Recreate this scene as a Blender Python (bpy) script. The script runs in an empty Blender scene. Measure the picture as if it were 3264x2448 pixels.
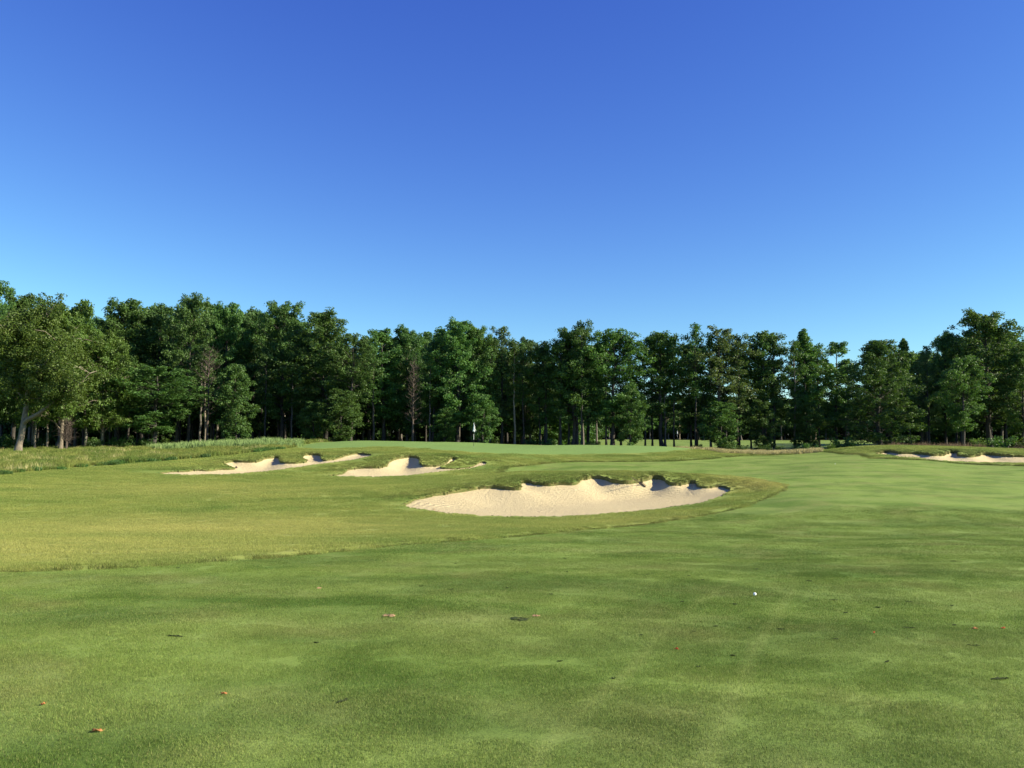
import bpy, math, random
import numpy as np
from mathutils import Vector, Matrix, Euler

S = bpy.context.scene
COL = S.collection
R = math.radians

# ------------------------------------------------------------------ camera, sky, sun, exposure
CAM_Z = 3.40
F_SRC, CX, CY, HORIZON = 2663.0, 1632.0, 1224.0, 1385.0      # focal length and centre in source pixels
PITCH = math.atan((HORIZON - CY) / F_SRC)
cam_d = bpy.data.cameras.new("camera")
cam_d.sensor_width = 36.0
cam_d.lens = 36.0 * F_SRC / 3264.0
cam_d.clip_start = 0.1
cam_d.clip_end = 3000.0
cam = bpy.data.objects.new("camera", cam_d)
COL.objects.link(cam)
cam.location = (0, 0, CAM_Z)
cam.rotation_euler = (R(90) + PITCH, 0, 0)
S.camera = cam

SUN_EL, SUN_AZ = R(28), R(101)          # azimuth clockwise from the view direction (+Y)
sun_dir = Vector((math.sin(SUN_AZ) * math.cos(SUN_EL), math.cos(SUN_AZ) * math.cos(SUN_EL), math.sin(SUN_EL)))
w = bpy.data.worlds.new("World")
S.world = w
w.use_nodes = True
nt = w.node_tree
nt.nodes.clear()
sky = nt.nodes.new("ShaderNodeTexSky")
sky.sky_type = 'NISHITA'
sky.sun_disc = False
sky.sun_elevation = SUN_EL
sky.sun_rotation = SUN_AZ
sky.altitude = 100
sky.air_density = 1.0
sky.dust_density = 0.1
sky.ozone_density = 3.0
# colour response of the camera to the clear sky: one power and gain per channel
sep = nt.nodes.new("ShaderNodeSeparateColor"); comb = nt.nodes.new("ShaderNodeCombineColor")
nt.links.new(sky.outputs[0], sep.inputs[0])
for ch, (gam, gain) in enumerate(((1.40, .336), (1.46, .385), (.81, 1.29))):
    pw = nt.nodes.new("ShaderNodeMath"); pw.operation = 'POWER'; pw.inputs[1].default_value = gam
    ml = nt.nodes.new("ShaderNodeMath"); ml.operation = 'MULTIPLY'; ml.inputs[1].default_value = gain
    nt.links.new(sep.outputs[ch], pw.inputs[0]); nt.links.new(pw.outputs[0], ml.inputs[0]); nt.links.new(ml.outputs[0], comb.inputs[ch])
bg = nt.nodes.new("ShaderNodeBackground")
bg.inputs['Strength'].default_value = 0.088
wo = nt.nodes.new("ShaderNodeOutputWorld")
nt.links.new(comb.outputs[0], bg.inputs['Color'])
nt.links.new(bg.outputs[0], wo.inputs['Surface'])

sun_l = bpy.data.lights.new("sun", 'SUN')
sun_l.energy = 5.0
sun_l.angle = R(0.5)
sun_l.color = (1.0, 0.90, 0.70)
sun = bpy.data.objects.new("sun", sun_l)
COL.objects.link(sun)
sun.rotation_euler = sun_dir.to_track_quat('Z', 'Y').to_euler()
sun.location = (30, -10, 30)

S.view_settings.view_transform = 'Standard'
S.view_settings.look = 'None'
S.view_settings.gamma = 1.0
S.view_settings.exposure = 1.12
S.cycles.max_bounces = 5
S.cycles.transparent_max_bounces = 4

rng = np.random.default_rng(7)
random.seed(7)


# ------------------------------------------------------------------ rays and terrain height
def ray(sx, sy):
    dx, dv = (sx - CX) / F_SRC, -(sy - CY) / F_SRC
    c, s = math.cos(PITCH), math.sin(PITCH)
    v = np.array([dx, c - dv * s, s + dv * c])
    return v / v[1]


def at_depth(sx, sy, Y):
    v = ray(sx, sy)
    return (v[0] * Y, Y, CAM_Z + v[2] * Y)


CTRL = []
for (sx, sy, Y) in [
    # left edge of the mown rough
    (-300, 1545, 42), (0, 1515, 48), (200, 1495, 54), (400, 1478, 60), (600, 1460, 66), (800, 1441, 73), (950, 1424, 80),
    (0, 1470, 64), (0, 1450, 76), (300, 1440, 82), (500, 1432, 88), (700, 1430, 92), (-300, 1465, 70),
    # around the left bunker
    (300, 1530, 48), (510, 1512, 52), (700, 1515, 53), (1000, 1482, 60), (1180, 1448, 67),
    (640, 1480, 58), (720, 1472, 60), (890, 1457, 64), (1000, 1445, 66.5), (1180, 1441, 69),
    (720, 1456, 64.5), (900, 1438, 69), (1080, 1428, 73), (1250, 1429, 73),
    # ridge between bunkers and the second bunker
    (1250, 1445, 67.5), (1050, 1497, 58), (900, 1518, 53.5), (1080, 1519, 54), (1300, 1518, 55), (1450, 1506, 57), (1560, 1481, 61),
    (1180, 1491, 58.5), (1280, 1462, 62), (1340, 1458, 62.5), (1400, 1491, 59), (1441, 1459, 63.5), (1480, 1492, 59.5), (1540, 1474, 62.5),
    (1300, 1440, 66.5), (1400, 1439, 67.5), (1560, 1447, 67),
    (0, 1600, 36), (400, 1600, 37), (800, 1600, 37.5), (1100, 1570, 41), (1500, 1525, 50), (1200, 1550, 46), (700, 1550, 45), (300, 1560, 43),
    # green
    (1100, 1406, 86), (1300, 1407, 88), (1500, 1411, 89), (1600, 1415, 89), (1700, 1419, 86), (1900, 1419, 85), (2100, 1424, 83), (2200, 1429, 80),
    (1510, 1424, 78), (1650, 1447, 68), (1900, 1449, 69.5), (2100, 1445, 71), (1200, 1420, 77), (1300, 1430, 71.5),
    (2200, 1440, 74), (2280, 1443, 76), (2330, 1446, 80),
    (1700, 1478, 62.5), (1900, 1472, 64.5), (2100, 1472, 64.5), (2270, 1464, 67), (1900, 1482, 60), (2200, 1490, 57), (2500, 1480, 58), (2700, 1480, 55),
    (2420, 1450, 84), (2520, 1448, 84), (2620, 1440, 80),
    # near mound and bunker
    (1650, 1507, 47.2), (1830, 1505, 47.2), (1990, 1505, 46.8), (2150, 1507, 46.6), (2300, 1516, 45.8), (2400, 1530, 44), (2480, 1556, 41),
    (1280, 1612, 37.3), (1430, 1640, 34.2), (1632, 1651, 33.2), (1867, 1647, 33.4), (2085, 1628, 34.8), (2231, 1607, 37), (2330, 1562, 41.5),
    (1444, 1568, 40.8), (1544, 1552, 42.2), (1664, 1536, 43.6), (1744, 1543, 43.2), (1885, 1519, 45.2), (2000, 1535, 44), (2095, 1518, 45.3), (2217, 1536, 44), (2300, 1549, 42.8),
    (1400, 1540, 45), (1550, 1520, 47),
    # right bunker
    (2590, 1441, 76), (2700, 1448, 71), (2850, 1463, 64), (3050, 1477, 59), (3264, 1486, 56), (3500, 1495, 54),
    (2792, 1445, 67), (2900, 1459, 62), (3020, 1470, 59.5), (3264, 1476, 58), (2822, 1437, 69), (2870, 1442, 67), (2970, 1448, 65.5), (3032, 1437, 68), (3095, 1453, 65), (3134, 1444, 66.5), (3264, 1453, 65.5),
    (2700, 1430, 75), (2780, 1423, 77), (2950, 1424, 77), (3100, 1427, 76), (3264, 1434, 75), (3500, 1440, 75),
    (2600, 1500, 51), (3264, 1540, 44), (2600, 1600, 34), (3264, 1600, 35), (3500, 1600, 35),
]:
    CTRL.append(at_depth(sx, sy, Y))
for x in (-28, -12, 0, 12, 28):
    for (y, z) in ((-6, 2.0), (4, 1.60), (11.3, 1.235), (20, 0.76), (27, 0.40)):
        CTRL.append((x, y, z))
CTRL += [(x, 52, 0.78) for x in (3, 8, 13)]
for x in (-70, -45, -25, -8, 8, 25, 42, 65):
    CTRL += [(x, 104, 1.45), (x, 118, 1.35)]
CTRL += [(-75, 20, 1.3), (-75, 60, 1.6), (75, 20, 1.0), (75, 60, 1.6), (75, 85, 1.7), (-75, 85, 1.6), (-45, 30, .8), (45, 30, .5)]
CTRL = np.array(CTRL)
_s = 20.0
_P = CTRL[:, :2] / _s


def _U(r2):
    return 0.5 * r2 * np.log(r2 + 1e-9)


_n = len(_P)
_K = _U(((_P[:, None] - _P[None]) ** 2).sum(-1)) + np.eye(_n) * 2e-3
_A = np.zeros((_n + 3, _n + 3))
_A[:_n, :_n] = _K
_A[:_n, _n] = 1
_A[:_n, _n + 1:] = _P
_A[_n:, :_n] = _A[:_n, _n:].T
_W = np.linalg.solve(_A, np.concatenate([CTRL[:, 2], [0, 0, 0]]))


def sstep(a, b, x):
    t = np.clip((x - a) / (b - a), 0, 1)
    return t * t * (3 - 2 * t)


def wob(x, y):
    return (np.sin(x * .61 + 1.3 * np.sin(y * .23)) * np.cos(y * .47 + 1.1 * np.sin(x * .19)) * .022
            + np.sin(x * 1.7 + y * .9) * np.sin(y * 1.3 - x * .6) * .007)


def H0(x, y):
    """natural ground height"""
    x = np.asarray(x, float); y = np.asarray(y, float)
    shp = np.broadcast(x, y).shape
    x = np.broadcast_to(x, shp).ravel(); y = np.broadcast_to(y, shp).ravel()
    out = np.empty(len(x))
    for i in range(0, len(x), 20000):
        xx = np.clip(x[i:i + 20000], -80, 80) / _s; yy = np.clip(y[i:i + 20000], -8, 116) / _s
        r2 = (xx[:, None] - _P[None, :, 0]) ** 2 + (yy[:, None] - _P[None, :, 1]) ** 2
        out[i:i + 20000] = _U(r2) @ _W[:_n] + _W[_n] + _W[_n + 1] * xx + _W[_n + 2] * yy
    flat = 1.30 + 0.75 * sstep(128, 196, y) * sstep(-30, 15, x) + 0.10 * np.sin(x * .07) * sstep(120, 150, y)
    t = sstep(98, 116, y)
    out = out * (1 - t) + flat * t
    out += wob(x, y) * sstep(2, 8, y)
    return out.reshape(shp)


def hit(sx, sy, hf=None, y0=2.5, y1=240):
    v = ray(sx, sy)
    ys = np.concatenate([np.arange(y0, 100, .05), np.arange(100, y1, .25)])
    zr = CAM_Z + v[2] * ys
    g = zr - (hf or H0)(v[0] * ys, ys)
    idx = np.nonzero(g < 0)[0]
    if len(idx):
        i = idx[0]
    else:
        m = ys < 96
        i = int(np.argmin(np.where(m, g / ys, 9)))
    return np.array([v[0] * ys[i], ys[i]])


def poly(pts):
    out = []
    for p in pts:
        if p[0] == 'w':
            out.append((p[1], p[2]))
        else:
            out.append(tuple(hit(*p)))
    return np.array(out)


def resample(P, step, closed=True):
    """Catmull-Rom smoothing of an outline"""
    n = len(P); out = []
    for i in range(n if closed else n - 1):
        p0, p1, p2, p3 = P[(i - 1) % n], P[i], P[(i + 1) % n], P[(i + 2) % n]
        if not closed:
            p0 = P[max(i - 1, 0)]; p3 = P[min(i + 2, n - 1)]
        L = np.linalg.norm(p2 - p1)
        k = max(1, int(L / step))
        # centripetal-like tangents limited by the chord
        m1 = (p2 - p0) / (np.linalg.norm(p2 - p1) + np.linalg.norm(p1 - p0) + 1e-9) * L
        m2 = (p3 - p1) / (np.linalg.norm(p3 - p2) + np.linalg.norm(p2 - p1) + 1e-9) * L
        for j in range(k):
            t = j / k
            out.append((2 * t**3 - 3 * t**2 + 1) * p1 + (t**3 - 2 * t**2 + t) * m1 + (-2 * t**3 + 3 * t**2) * p2 + (t**3 - t**2) * m2)
    return np.array(out)


def sdf(x, y, P):
    """signed distance to a closed outline, negative inside; also the nearest point"""
    n = len(x)
    best = np.full(n, 1e9); nx = np.zeros(n); ny = np.zeros(n)
    inside = np.zeros(n, bool)
    Q = np.roll(P, -1, axis=0)
    for a, b in zip(P, Q):
        e = b - a
        L2 = e @ e + 1e-12
        t = np.clip(((x - a[0]) * e[0] + (y - a[1]) * e[1]) / L2, 0, 1)
        px = a[0] + t * e[0]; py = a[1] + t * e[1]
        d = (x - px) ** 2 + (y - py) ** 2
        m = d < best
        best[m] = d[m]; nx[m] = px[m]; ny[m] = py[m]
        c = (a[1] > y) != (b[1] > y)
        if abs(e[1]) > 1e-12:
            inside ^= c & (x < a[0] + (y - a[1]) / e[1] * e[0])
    d = np.sqrt(best)
    return np.where(inside, -d, d), nx, ny


def sdf_box(x, y, P, pad, far=9.0):
    """sdf only near the outline's box; far elsewhere"""
    m = (x > P[:, 0].min() - pad) & (x < P[:, 0].max() + pad) & (y > P[:, 1].min() - pad) & (y < P[:, 1].max() + pad)
    d = np.full(len(x), far); nx = x.copy(); ny = y.copy()
    if m.any():
        a, b, c = sdf(x[m], y[m], P)
        d[m] = a; nx[m] = b; ny[m] = c
    return d, nx, ny


# ------------------------------------------------------------------ outlines traced on the ground
B_NEAR = [(1288, 1612), (1303, 1620), (1350, 1628), (1426, 1639), (1514, 1646), (1632, 1650), (1750, 1650), (1867, 1646), (1985, 1637),
          (2085, 1627), (2167, 1615), (2231, 1606), (2273, 1594), (2294, 1586), (2313, 1577), (2328, 1562),
          (2321, 1555), (2298, 1549), (2278, 1549), (2254, 1553.6), (2241, 1553), (2221, 1547), (2217, 1535), (2197, 1533.5), (2177, 1538.5),
          (2147, 1541), (2127, 1537), (2119, 1527), (2107, 1519), (2084, 1517), (2064, 1522.6), (2047, 1528.5), (2022, 1532), (2002, 1535),
          (1980, 1534.5), (1955, 1532), (1926, 1522), (1885, 1519), (1855, 1527), (1832, 1540), (1779, 1541), (1744, 1543.5), (1710, 1539), (1690, 1535),
          (1664, 1535), (1659, 1545), (1655, 1556), (1626, 1556), (1585, 1552), (1544, 1552), (1497, 1559), (1444, 1568), (1367, 1583), (1320, 1595), (1294, 1606)]
B_LEFT = [(506, 1511), (565, 1513), (642, 1514), (719, 1512), (777, 1509), (834, 1504), (911, 1494.5), (988, 1484), (1065, 1474), (1134, 1464),
          (1184, 1452), (1161, 1446), (1134, 1444.5), (1103, 1451), (1072.6, 1461.5), (1038, 1467.6), (1024.6, 1462.6), (1020, 1449),
          (988, 1446), (967, 1450), (967, 1461), (978, 1470), (950, 1475), (911, 1475), (892, 1470), (892, 1460), (880, 1455), (850, 1459),
          (815, 1470), (777, 1470), (742, 1468), (715, 1474), (719, 1482), (742, 1491.5), (746, 1495), (700, 1496), (665, 1500), (623, 1499),
          (584.5, 1503), (538, 1505)]
B_MID = [(1050, 1517), (1103, 1519), (1176, 1520), (1250, 1518.7), (1323, 1513.7), (1382, 1506), (1441, 1499), (1485, 1495), (1517, 1489.5),
         (1552, 1478.4), (1538, 1472.6), (1526, 1475), (1517, 1481), (1499.6, 1489), (1476, 1492), (1441, 1494), (1403, 1491), (1426, 1481), (1440, 1474),
         (1456, 1466), (1455, 1460), (1441, 1458.5), (1431, 1464), (1424, 1473), (1405, 1482), (1382, 1484), (1352.6, 1484), (1338, 1475.5),
         (1338, 1462), (1326, 1455), (1305.6, 1453.5), (1279, 1457), (1255.6, 1462), (1241, 1471), (1232, 1483), (1205.7, 1488.7),
         (1164.5, 1490), (1132, 1492), (1108.7, 1497.5), (1100, 1506), (1085, 1512)]
B_RIGHT = [(2792, 1445.4), (2840, 1450.5), (2900, 1458.6), (2960, 1464.6), (3020, 1469.5), (3080, 1472), (3170, 1474.6), (3264, 1475.5),
           (3480, 1478), (3520, 1468), (3400, 1455), (3264, 1453.5), (3200, 1449.6), (3161, 1444.5), (3134, 1443.6), (3116, 1447.5),
           (3095, 1453.5), (3068, 1451.4), (3056, 1447.5), (3054, 1438.5), (3032, 1437), (3014, 1441.5), (2996, 1447.5), (2969, 1448.4),
           (2951, 1444.5), (2918, 1442.4), (2870, 1442.4), (2840, 1437), (2822, 1437), (2807, 1441.5)]


def ragged(P, amp, seed):
    r = np.random.default_rng(seed)
    c = P.mean(0)
    T = np.roll(P, -1, 0) - np.roll(P, 1, 0)
    N = np.stack([T[:, 1], -T[:, 0]], 1) / (np.linalg.norm(T, axis=1)[:, None] + 1e-9)
    k = r.normal(0, 1, len(P)); k = (k + np.roll(k, 1) * .6)
    return P + N * (k * amp)[:, None]


BUNKERS = []
for nm, px, depth, bw, dish in (("near", B_NEAR, .06, 2.9, .06), ("left", B_LEFT, .05, 1.9, .08), ("mid", B_MID, .06, 2.0, .09), ("right", B_RIGHT, .12, 1.7, .10)):
    nfr = {"near": 0, "left": 11, "mid": 10, "right": 9}[nm]
    px = [(p_[0], p_[1] + (1.5 if i_ < nfr else 0)) for i_, p_ in enumerate(px)]
    P0 = poly(px)
    P = ragged(resample(P0, .18), .022, len(px))
    # floor: a gentle sheet through the open front edge
    nf = {"near": 15, "left": 11, "mid": 10, "right": 9}[nm]
    fr = P0[:nf]; fz = H0(fr[:, 0], fr[:, 1])
    co = np.polyfit(fr[:, 0], fz - .02, 2)
    BUNKERS.append(dict(name=nm, P=P, co=co, depth=depth, bw=bw, dish=dish, x0=fr[:, 0].min(), x1=fr[:, 0].max()))
    print(nm, P[:, 0].min(), P[:, 0].max(), P[:, 1].min(), P[:, 1].max(), fz.min(), fz.max())


def sand_z(b, x, y, sd):
    h = H0(x, y)
    xx = np.clip(x, b['x0'], b['x1'])
    steep = sstep(3.2, 6.2, x) if b['name'] == 'near' else (.25 + 0 * x) if b['name'] == 'mid' else .35 + 0 * x
    fl = np.polyval(b['co'], xx) - (b['dish'] + .07 * steep) * sstep(0, 2.5 - 1.3 * steep, -sd)
    lift = np.clip(h - fl, 0, None)
    drop = .035 + (b['depth'] + .05 * steep) * sstep(.08, .7, lift)
    edge = h - drop
    t = np.clip((-sd + .02) / (b['bw'] * (1 - .6 * steep)), 0, 1); t = t * (1.25 - .25 * t)
    z = edge * (1 - t) + np.minimum(fl, edge) * t
    r = np.sin(x * 2.3 + np.sin(y * 1.9)) * np.sin(y * 2.9 + x) * .012
    return np.minimum(z + r, h - .02)


FAIR = poly([('w', -70, 9), ('w', -24, 13.6), (0, 1825), (450, 1808), (900, 1775), (1200, 1745), (1500, 1722), (1700, 1705), (2100, 1665),
             (2350, 1620), (2480, 1570), (2500, 1550), (2380, 1524), (2150, 1508)] +
            [('w', 5.8, 47.6), ('w', 2.5, 49.0), ('w', .2, 50.2)] +
            [(1605, 1494), (1700, 1482), (1850, 1472), (2100, 1471), (2250, 1464), (2330, 1456), (2420, 1452), (2520, 1449), (2600, 1441), (2700, 1448),
             (2850, 1463), (3050, 1477), (3264, 1486), (3500, 1496)] + [('w', 60, 50), ('w', 75, 40), ('w', 75, -12), ('w', -70, -12)])
GREEN = poly([(960, 1424), (1000, 1432), (1117, 1428.5), (1264, 1424), (1382, 1433), (1500, 1441.5), (1646, 1447.4), (1800, 1449), (1958, 1447.5),
              (2064, 1444), (2123, 1440), (2186, 1434)] + [('w', 19, 84), ('w', 10, 88.5), ('w', 0, 91), ('w', -10, 91), ('w', -18, 89), ('w', -20.5, 84)])
FAIR_S = resample(FAIR, .8); GREEN_S = resample(GREEN, 1.0)
TALL_L = poly([('w', -34, 44), (0, 1515), (80, 1508), (250, 1493), (400, 1480), (560, 1468), (760, 1450), (900, 1434)] + [('w', -20.5, 84), ('w', -19, 97), ('w', -75, 97), ('w', -75, 44)])
GOLD_R = poly([(2300, 1446), (2420, 1451), (2520, 1449), (2640, 1439)] + [('w', 29, 88), ('w', 35, 93), ('w', 30, 97), ('w', 22, 97), ('w', 17, 92)])


# ------------------------------------------------------------------ materials
def new_mat(name):
    m = bpy.data.materials.new(name)
    m.use_nodes = True
    t = m.node_tree
    t.nodes.clear()
    o = t.nodes.new("ShaderNodeOutputMaterial")
    b = t.nodes.new("ShaderNodeBsdfPrincipled")
    t.links.new(b.outputs[0], o.inputs[0])
    b.inputs['Roughness'].default_value = .85
    b.inputs['Specular IOR Level'].default_value = .2
    return m, t, b, o


def N(t, typ, **kw):
    n = t.nodes.new("ShaderNode" + typ)
    for k, v in kw.items():
        if k in n.inputs:
            n.inputs[k].default_value = v
        else:
            setattr(n, k, v)
    return n


def mixc(t, fac, a, b, blend='MIX'):
    m = t.nodes.new("ShaderNodeMix"); m.data_type = 'RGBA'; m.blend_type = blend
    for sock, v in ((m.inputs[0], fac), (m.inputs[6], a), (m.inputs[7], b)):
        if hasattr(v, 'links') or isinstance(v, bpy.types.NodeSocket):
            t.links.new(v, sock)
        else:
            sock.default_value = v if not isinstance(v, tuple) else (*v, 1) if len(v) == 3 else v
    return m.outputs[2]


def math_(t, op, a, b=None, c=None, clamp=False):
    m = t.nodes.new("ShaderNodeMath"); m.operation = op; m.use_clamp = clamp
    for i, v in enumerate((a, b, c)):
        if v is None: continue
        if isinstance(v, bpy.types.NodeSocket): t.links.new(v, m.inputs[i])
        else: m.inputs[i].default_value = v
    return m.outputs[0]


def ramp(t, fac, stops, interp='LINEAR'):
    r = t.nodes.new("ShaderNodeValToRGB"); r.color_ramp.interpolation = interp
    el = r.color_ramp.elements
    while len(el) < len(stops): el.new(.5)
    for e, (p, c) in zip(el, stops):
        e.position = p
        e.color = (c, c, c, 1) if not isinstance(c, tuple) else (*c, 1)
    t.links.new(fac, r.inputs[0])
    return r.outputs[0]


def noise(t, vec, scale, detail=3, rough=.55, dist=0, out=0):
    n = N(t, "TexNoise", Scale=scale, Detail=detail, Roughness=rough, Distortion=dist)
    t.links.new(vec, n.inputs['Vector'])
    return n.outputs[out]


def mapped(t, vec, scale=(1, 1, 1), loc=(0, 0, 0), rot=(0, 0, 0)):
    m = t.nodes.new("ShaderNodeMapping")
    m.inputs['Scale'].default_value = scale; m.inputs['Location'].default_value = loc; m.inputs['Rotation'].default_value = rot
    t.links.new(vec, m.inputs['Vector'])
    return m.outputs[0]


def spot(t, vec, x, y, rx, ry):
    """soft patch of worn or dry turf round a place on the course"""
    m = mapped(t, vec, (1 / rx, 1 / ry, 0), (-x / rx, -y / ry, 0))
    l = N(t, "VectorMath", operation='LENGTH'); t.links.new(m, l.inputs[0])
    return math_(t, 'SUBTRACT', 1.0, l.outputs[1], clamp=True)


def turf_group():
    g = bpy.data.node_groups.new("turf_colours", 'ShaderNodeTree')
    for nm in ("Fairway", "Rough", "Green", "Tall"):
        g.interface.new_socket(nm, in_out='OUTPUT', socket_type='NodeSocketColor')
    o = g.nodes.new("NodeGroupOutput")
    geo = g.nodes.new("ShaderNodeNewGeometry"); P = geo.outputs['Position']
    P2 = mapped(g, P, (1, 1, 0))
    # fairway: broad patches of two grasses, finer mottling
    a = noise(g, mapped(g, P2, (.30, .42, 1)), 1.0, 4, .55, .5)
    a = ramp(g, a, [(.40, 0.0), (.56, 1.0)])
    b = noise(g, mapped(g, P2, (1, 1, 1), (31, 7, 0)), 1.35, 4, .6, .3)
    b = ramp(g, b, [(.32, 0.0), (.68, 1.0)])
    k = math_(g, 'ADD', math_(g, 'MULTIPLY', a, .62), math_(g, 'MULTIPLY', b, .38))
    jit = math_(g, 'ADD', noise(g, mapped(g, P2, (1, 1, 1), (3, 3, 0)), 1.1, 4, .65), .35)
    dk = None
    for (x_, y_, rx_, ry_) in ((-.3, 6.6, 2.2, 1.7), (-1.9, 10.6, 2.6, 1.8), (2.1, 12.4, 3.4, 1.7), (-5.8, 9.6, 2.4, 1.5), (3.9, 8.9, 2.8, 1.3), (-3.6, 13.2, 3.0, 1.0), (2.4, 10.6, 2.0, .8), (-2.6, 4.9, 1.2, .9), (6.5, 14, 4, 1.2)):
        q_ = spot(g, P2, x_, y_, rx_, ry_)
        dk = q_ if dk is None else math_(g, 'MAXIMUM', dk, q_)
    lt = None
    for (x_, y_, rx_, ry_) in ((.3, 9.1, 1.7, 1.2), (-3.2, 8.2, 1.8, 2.2), (3.2, 6.2, 2.4, 1.3), (6.5, 11.5, 3, 1.1), (-7.5, 12.5, 3, 1.3), (.2, 14.5, 2.4, .8)):
        q_ = spot(g, P2, x_, y_, rx_, ry_)
        lt = q_ if lt is None else math_(g, 'MAXIMUM', lt, q_)
    k = math_(g, 'SUBTRACT', k, math_(g, 'MULTIPLY', math_(g, 'MULTIPLY', dk, jit), .55))
    k = math_(g, 'ADD', k, math_(g, 'MULTIPLY', math_(g, 'MULTIPLY', lt, jit), .6), clamp=True)
    f = mixc(g, k, (.088, .156, .021), (.210, .290, .060))
    c = ramp(g, noise(g, mapped(g, P2, (1, 1, 1), (5, 77, 0)), .55, 3), [(.50, 0.0), (.72, 1.0)])
    f = mixc(g, math_(g, 'MULTIPLY', c, .45), f, (.26, .25, .085))
    d = noise(g, P2, 9, 3, .7)
    f = mixc(g, math_(g, 'MULTIPLY', ramp(g, d, [(.4, 0.), (.62, 1.)]), .25), f, (.07, .125, .024))
    # far fairway reads smoother and a bit greyer green: mowing bands
    wv = N(g, "TexWave", Scale=.09, Distortion=1.6, Detail=2.0); wv.bands_direction = 'Y'; g.links.new(mapped(g, P2, (1, 1, 1), (0, 0, 0), (0, 0, .12)), wv.inputs['Vector'])
    f = mixc(g, math_(g, 'MULTIPLY', wv.outputs[1], .16), f, (.25, .29, .10))
    # two faint wheel tracks of a mower running away over the fairway
    sxy = g.nodes.new("ShaderNodeSeparateXYZ"); g.links.new(P2, sxy.inputs[0])
    wb = math_(g, 'MULTIPLY', noise(g, mapped(g, P2, (.15, .15, 1)), 1.0, 1), 1.2)
    dd = math_(g, 'ADD', math_(g, 'SUBTRACT', sxy.outputs[0], math_(g, 'MULTIPLY', sxy.outputs[1], .38)), wb)
    for off_ in (-.1, -1.1):
        e_ = math_(g, 'ABSOLUTE', math_(g, 'SUBTRACT', dd, off_))
        m_ = math_(g, 'SUBTRACT', 1.0, math_(g, 'MULTIPLY', e_, 8.0), clamp=True)
        m_ = math_(g, 'MULTIPLY', m_, math_(g, 'MULTIPLY', noise(g, mapped(g, P2, (.4, .4, 1)), 1.0, 3), .95))
        m_ = math_(g, 'MULTIPLY', m_, math_(g, 'SUBTRACT', 1.0, math_(g, 'MULTIPLY', sxy.outputs[1], .05), clamp=True))
        f = mixc(g, m_, f, (.29, .34, .10))
    g.links.new(f, o.inputs['Fairway'])
    # rough: olive with straw patches
    a = noise(g, mapped(g, P2, (.20, .40, 1), (11, 3, 0)), 1.0, 5, .62, .6)
    r = mixc(g, ramp(g, a, [(.34, 0.), (.66, 1.)]), (.145, .210, .040), (.270, .300, .070))
    z = math_(g, 'MAXIMUM', spot(g, P2, -14, 18.5, 14, 6.5), spot(g, P2, -10, 27, 12, 8))
    z = math_(g, 'MAXIMUM', z, math_(g, 'MULTIPLY', spot(g, P2, 8, 30, 10, 4), .75))
    z = math_(g, 'MAXIMUM', z, math_(g, 'MULTIPLY', spot(g, P2, 13.2, 43.0, 4.2, 5.5), 1.25))
    z = math_(g, 'MAXIMUM', z, math_(g, 'MULTIPLY', spot(g, P2, -16, 43, 12, 7), .6))
    z = math_(g, 'MULTIPLY', z, math_(g, 'ADD', noise(g, mapped(g, P2, (.5, 1.1, 1)), 1.0, 4), .25))
    r = mixc(g, ramp(g, z, [(.05, 0.), (.75, .60)]), r, (.46, .41, .13))
    d = noise(g, mapped(g, P2, (2.2, 4, 1)), 1.6, 4, .7)
    r = mixc(g, math_(g, 'MULTIPLY', ramp(g, d, [(.42, 0.), (.66, 1.)]), .38), r, (.095, .15, .032))
    g.links.new(r, o.inputs['Rough'])
    gn = mixc(g, noise(g, mapped(g, P2, (.3, .5, 1)), 1.0, 3), (.150, .245, .066), (.178, .275, .078))
    g.links.new(gn, o.inputs['Green'])
    t1 = mixc(g, ramp(g, noise(g, mapped(g, P2, (.35, .35, 1)), 1.0, 4), [(.38, 0.), (.62, 1.)]), (.125, .195, .036), (.25, .285, .065))
    g.links.new(t1, o.inputs['Tall'])
    return g


TURF = turf_group()


def turf(t):
    n = t.nodes.new("ShaderNodeGroup"); n.node_tree = TURF
    return n.outputs


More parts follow.
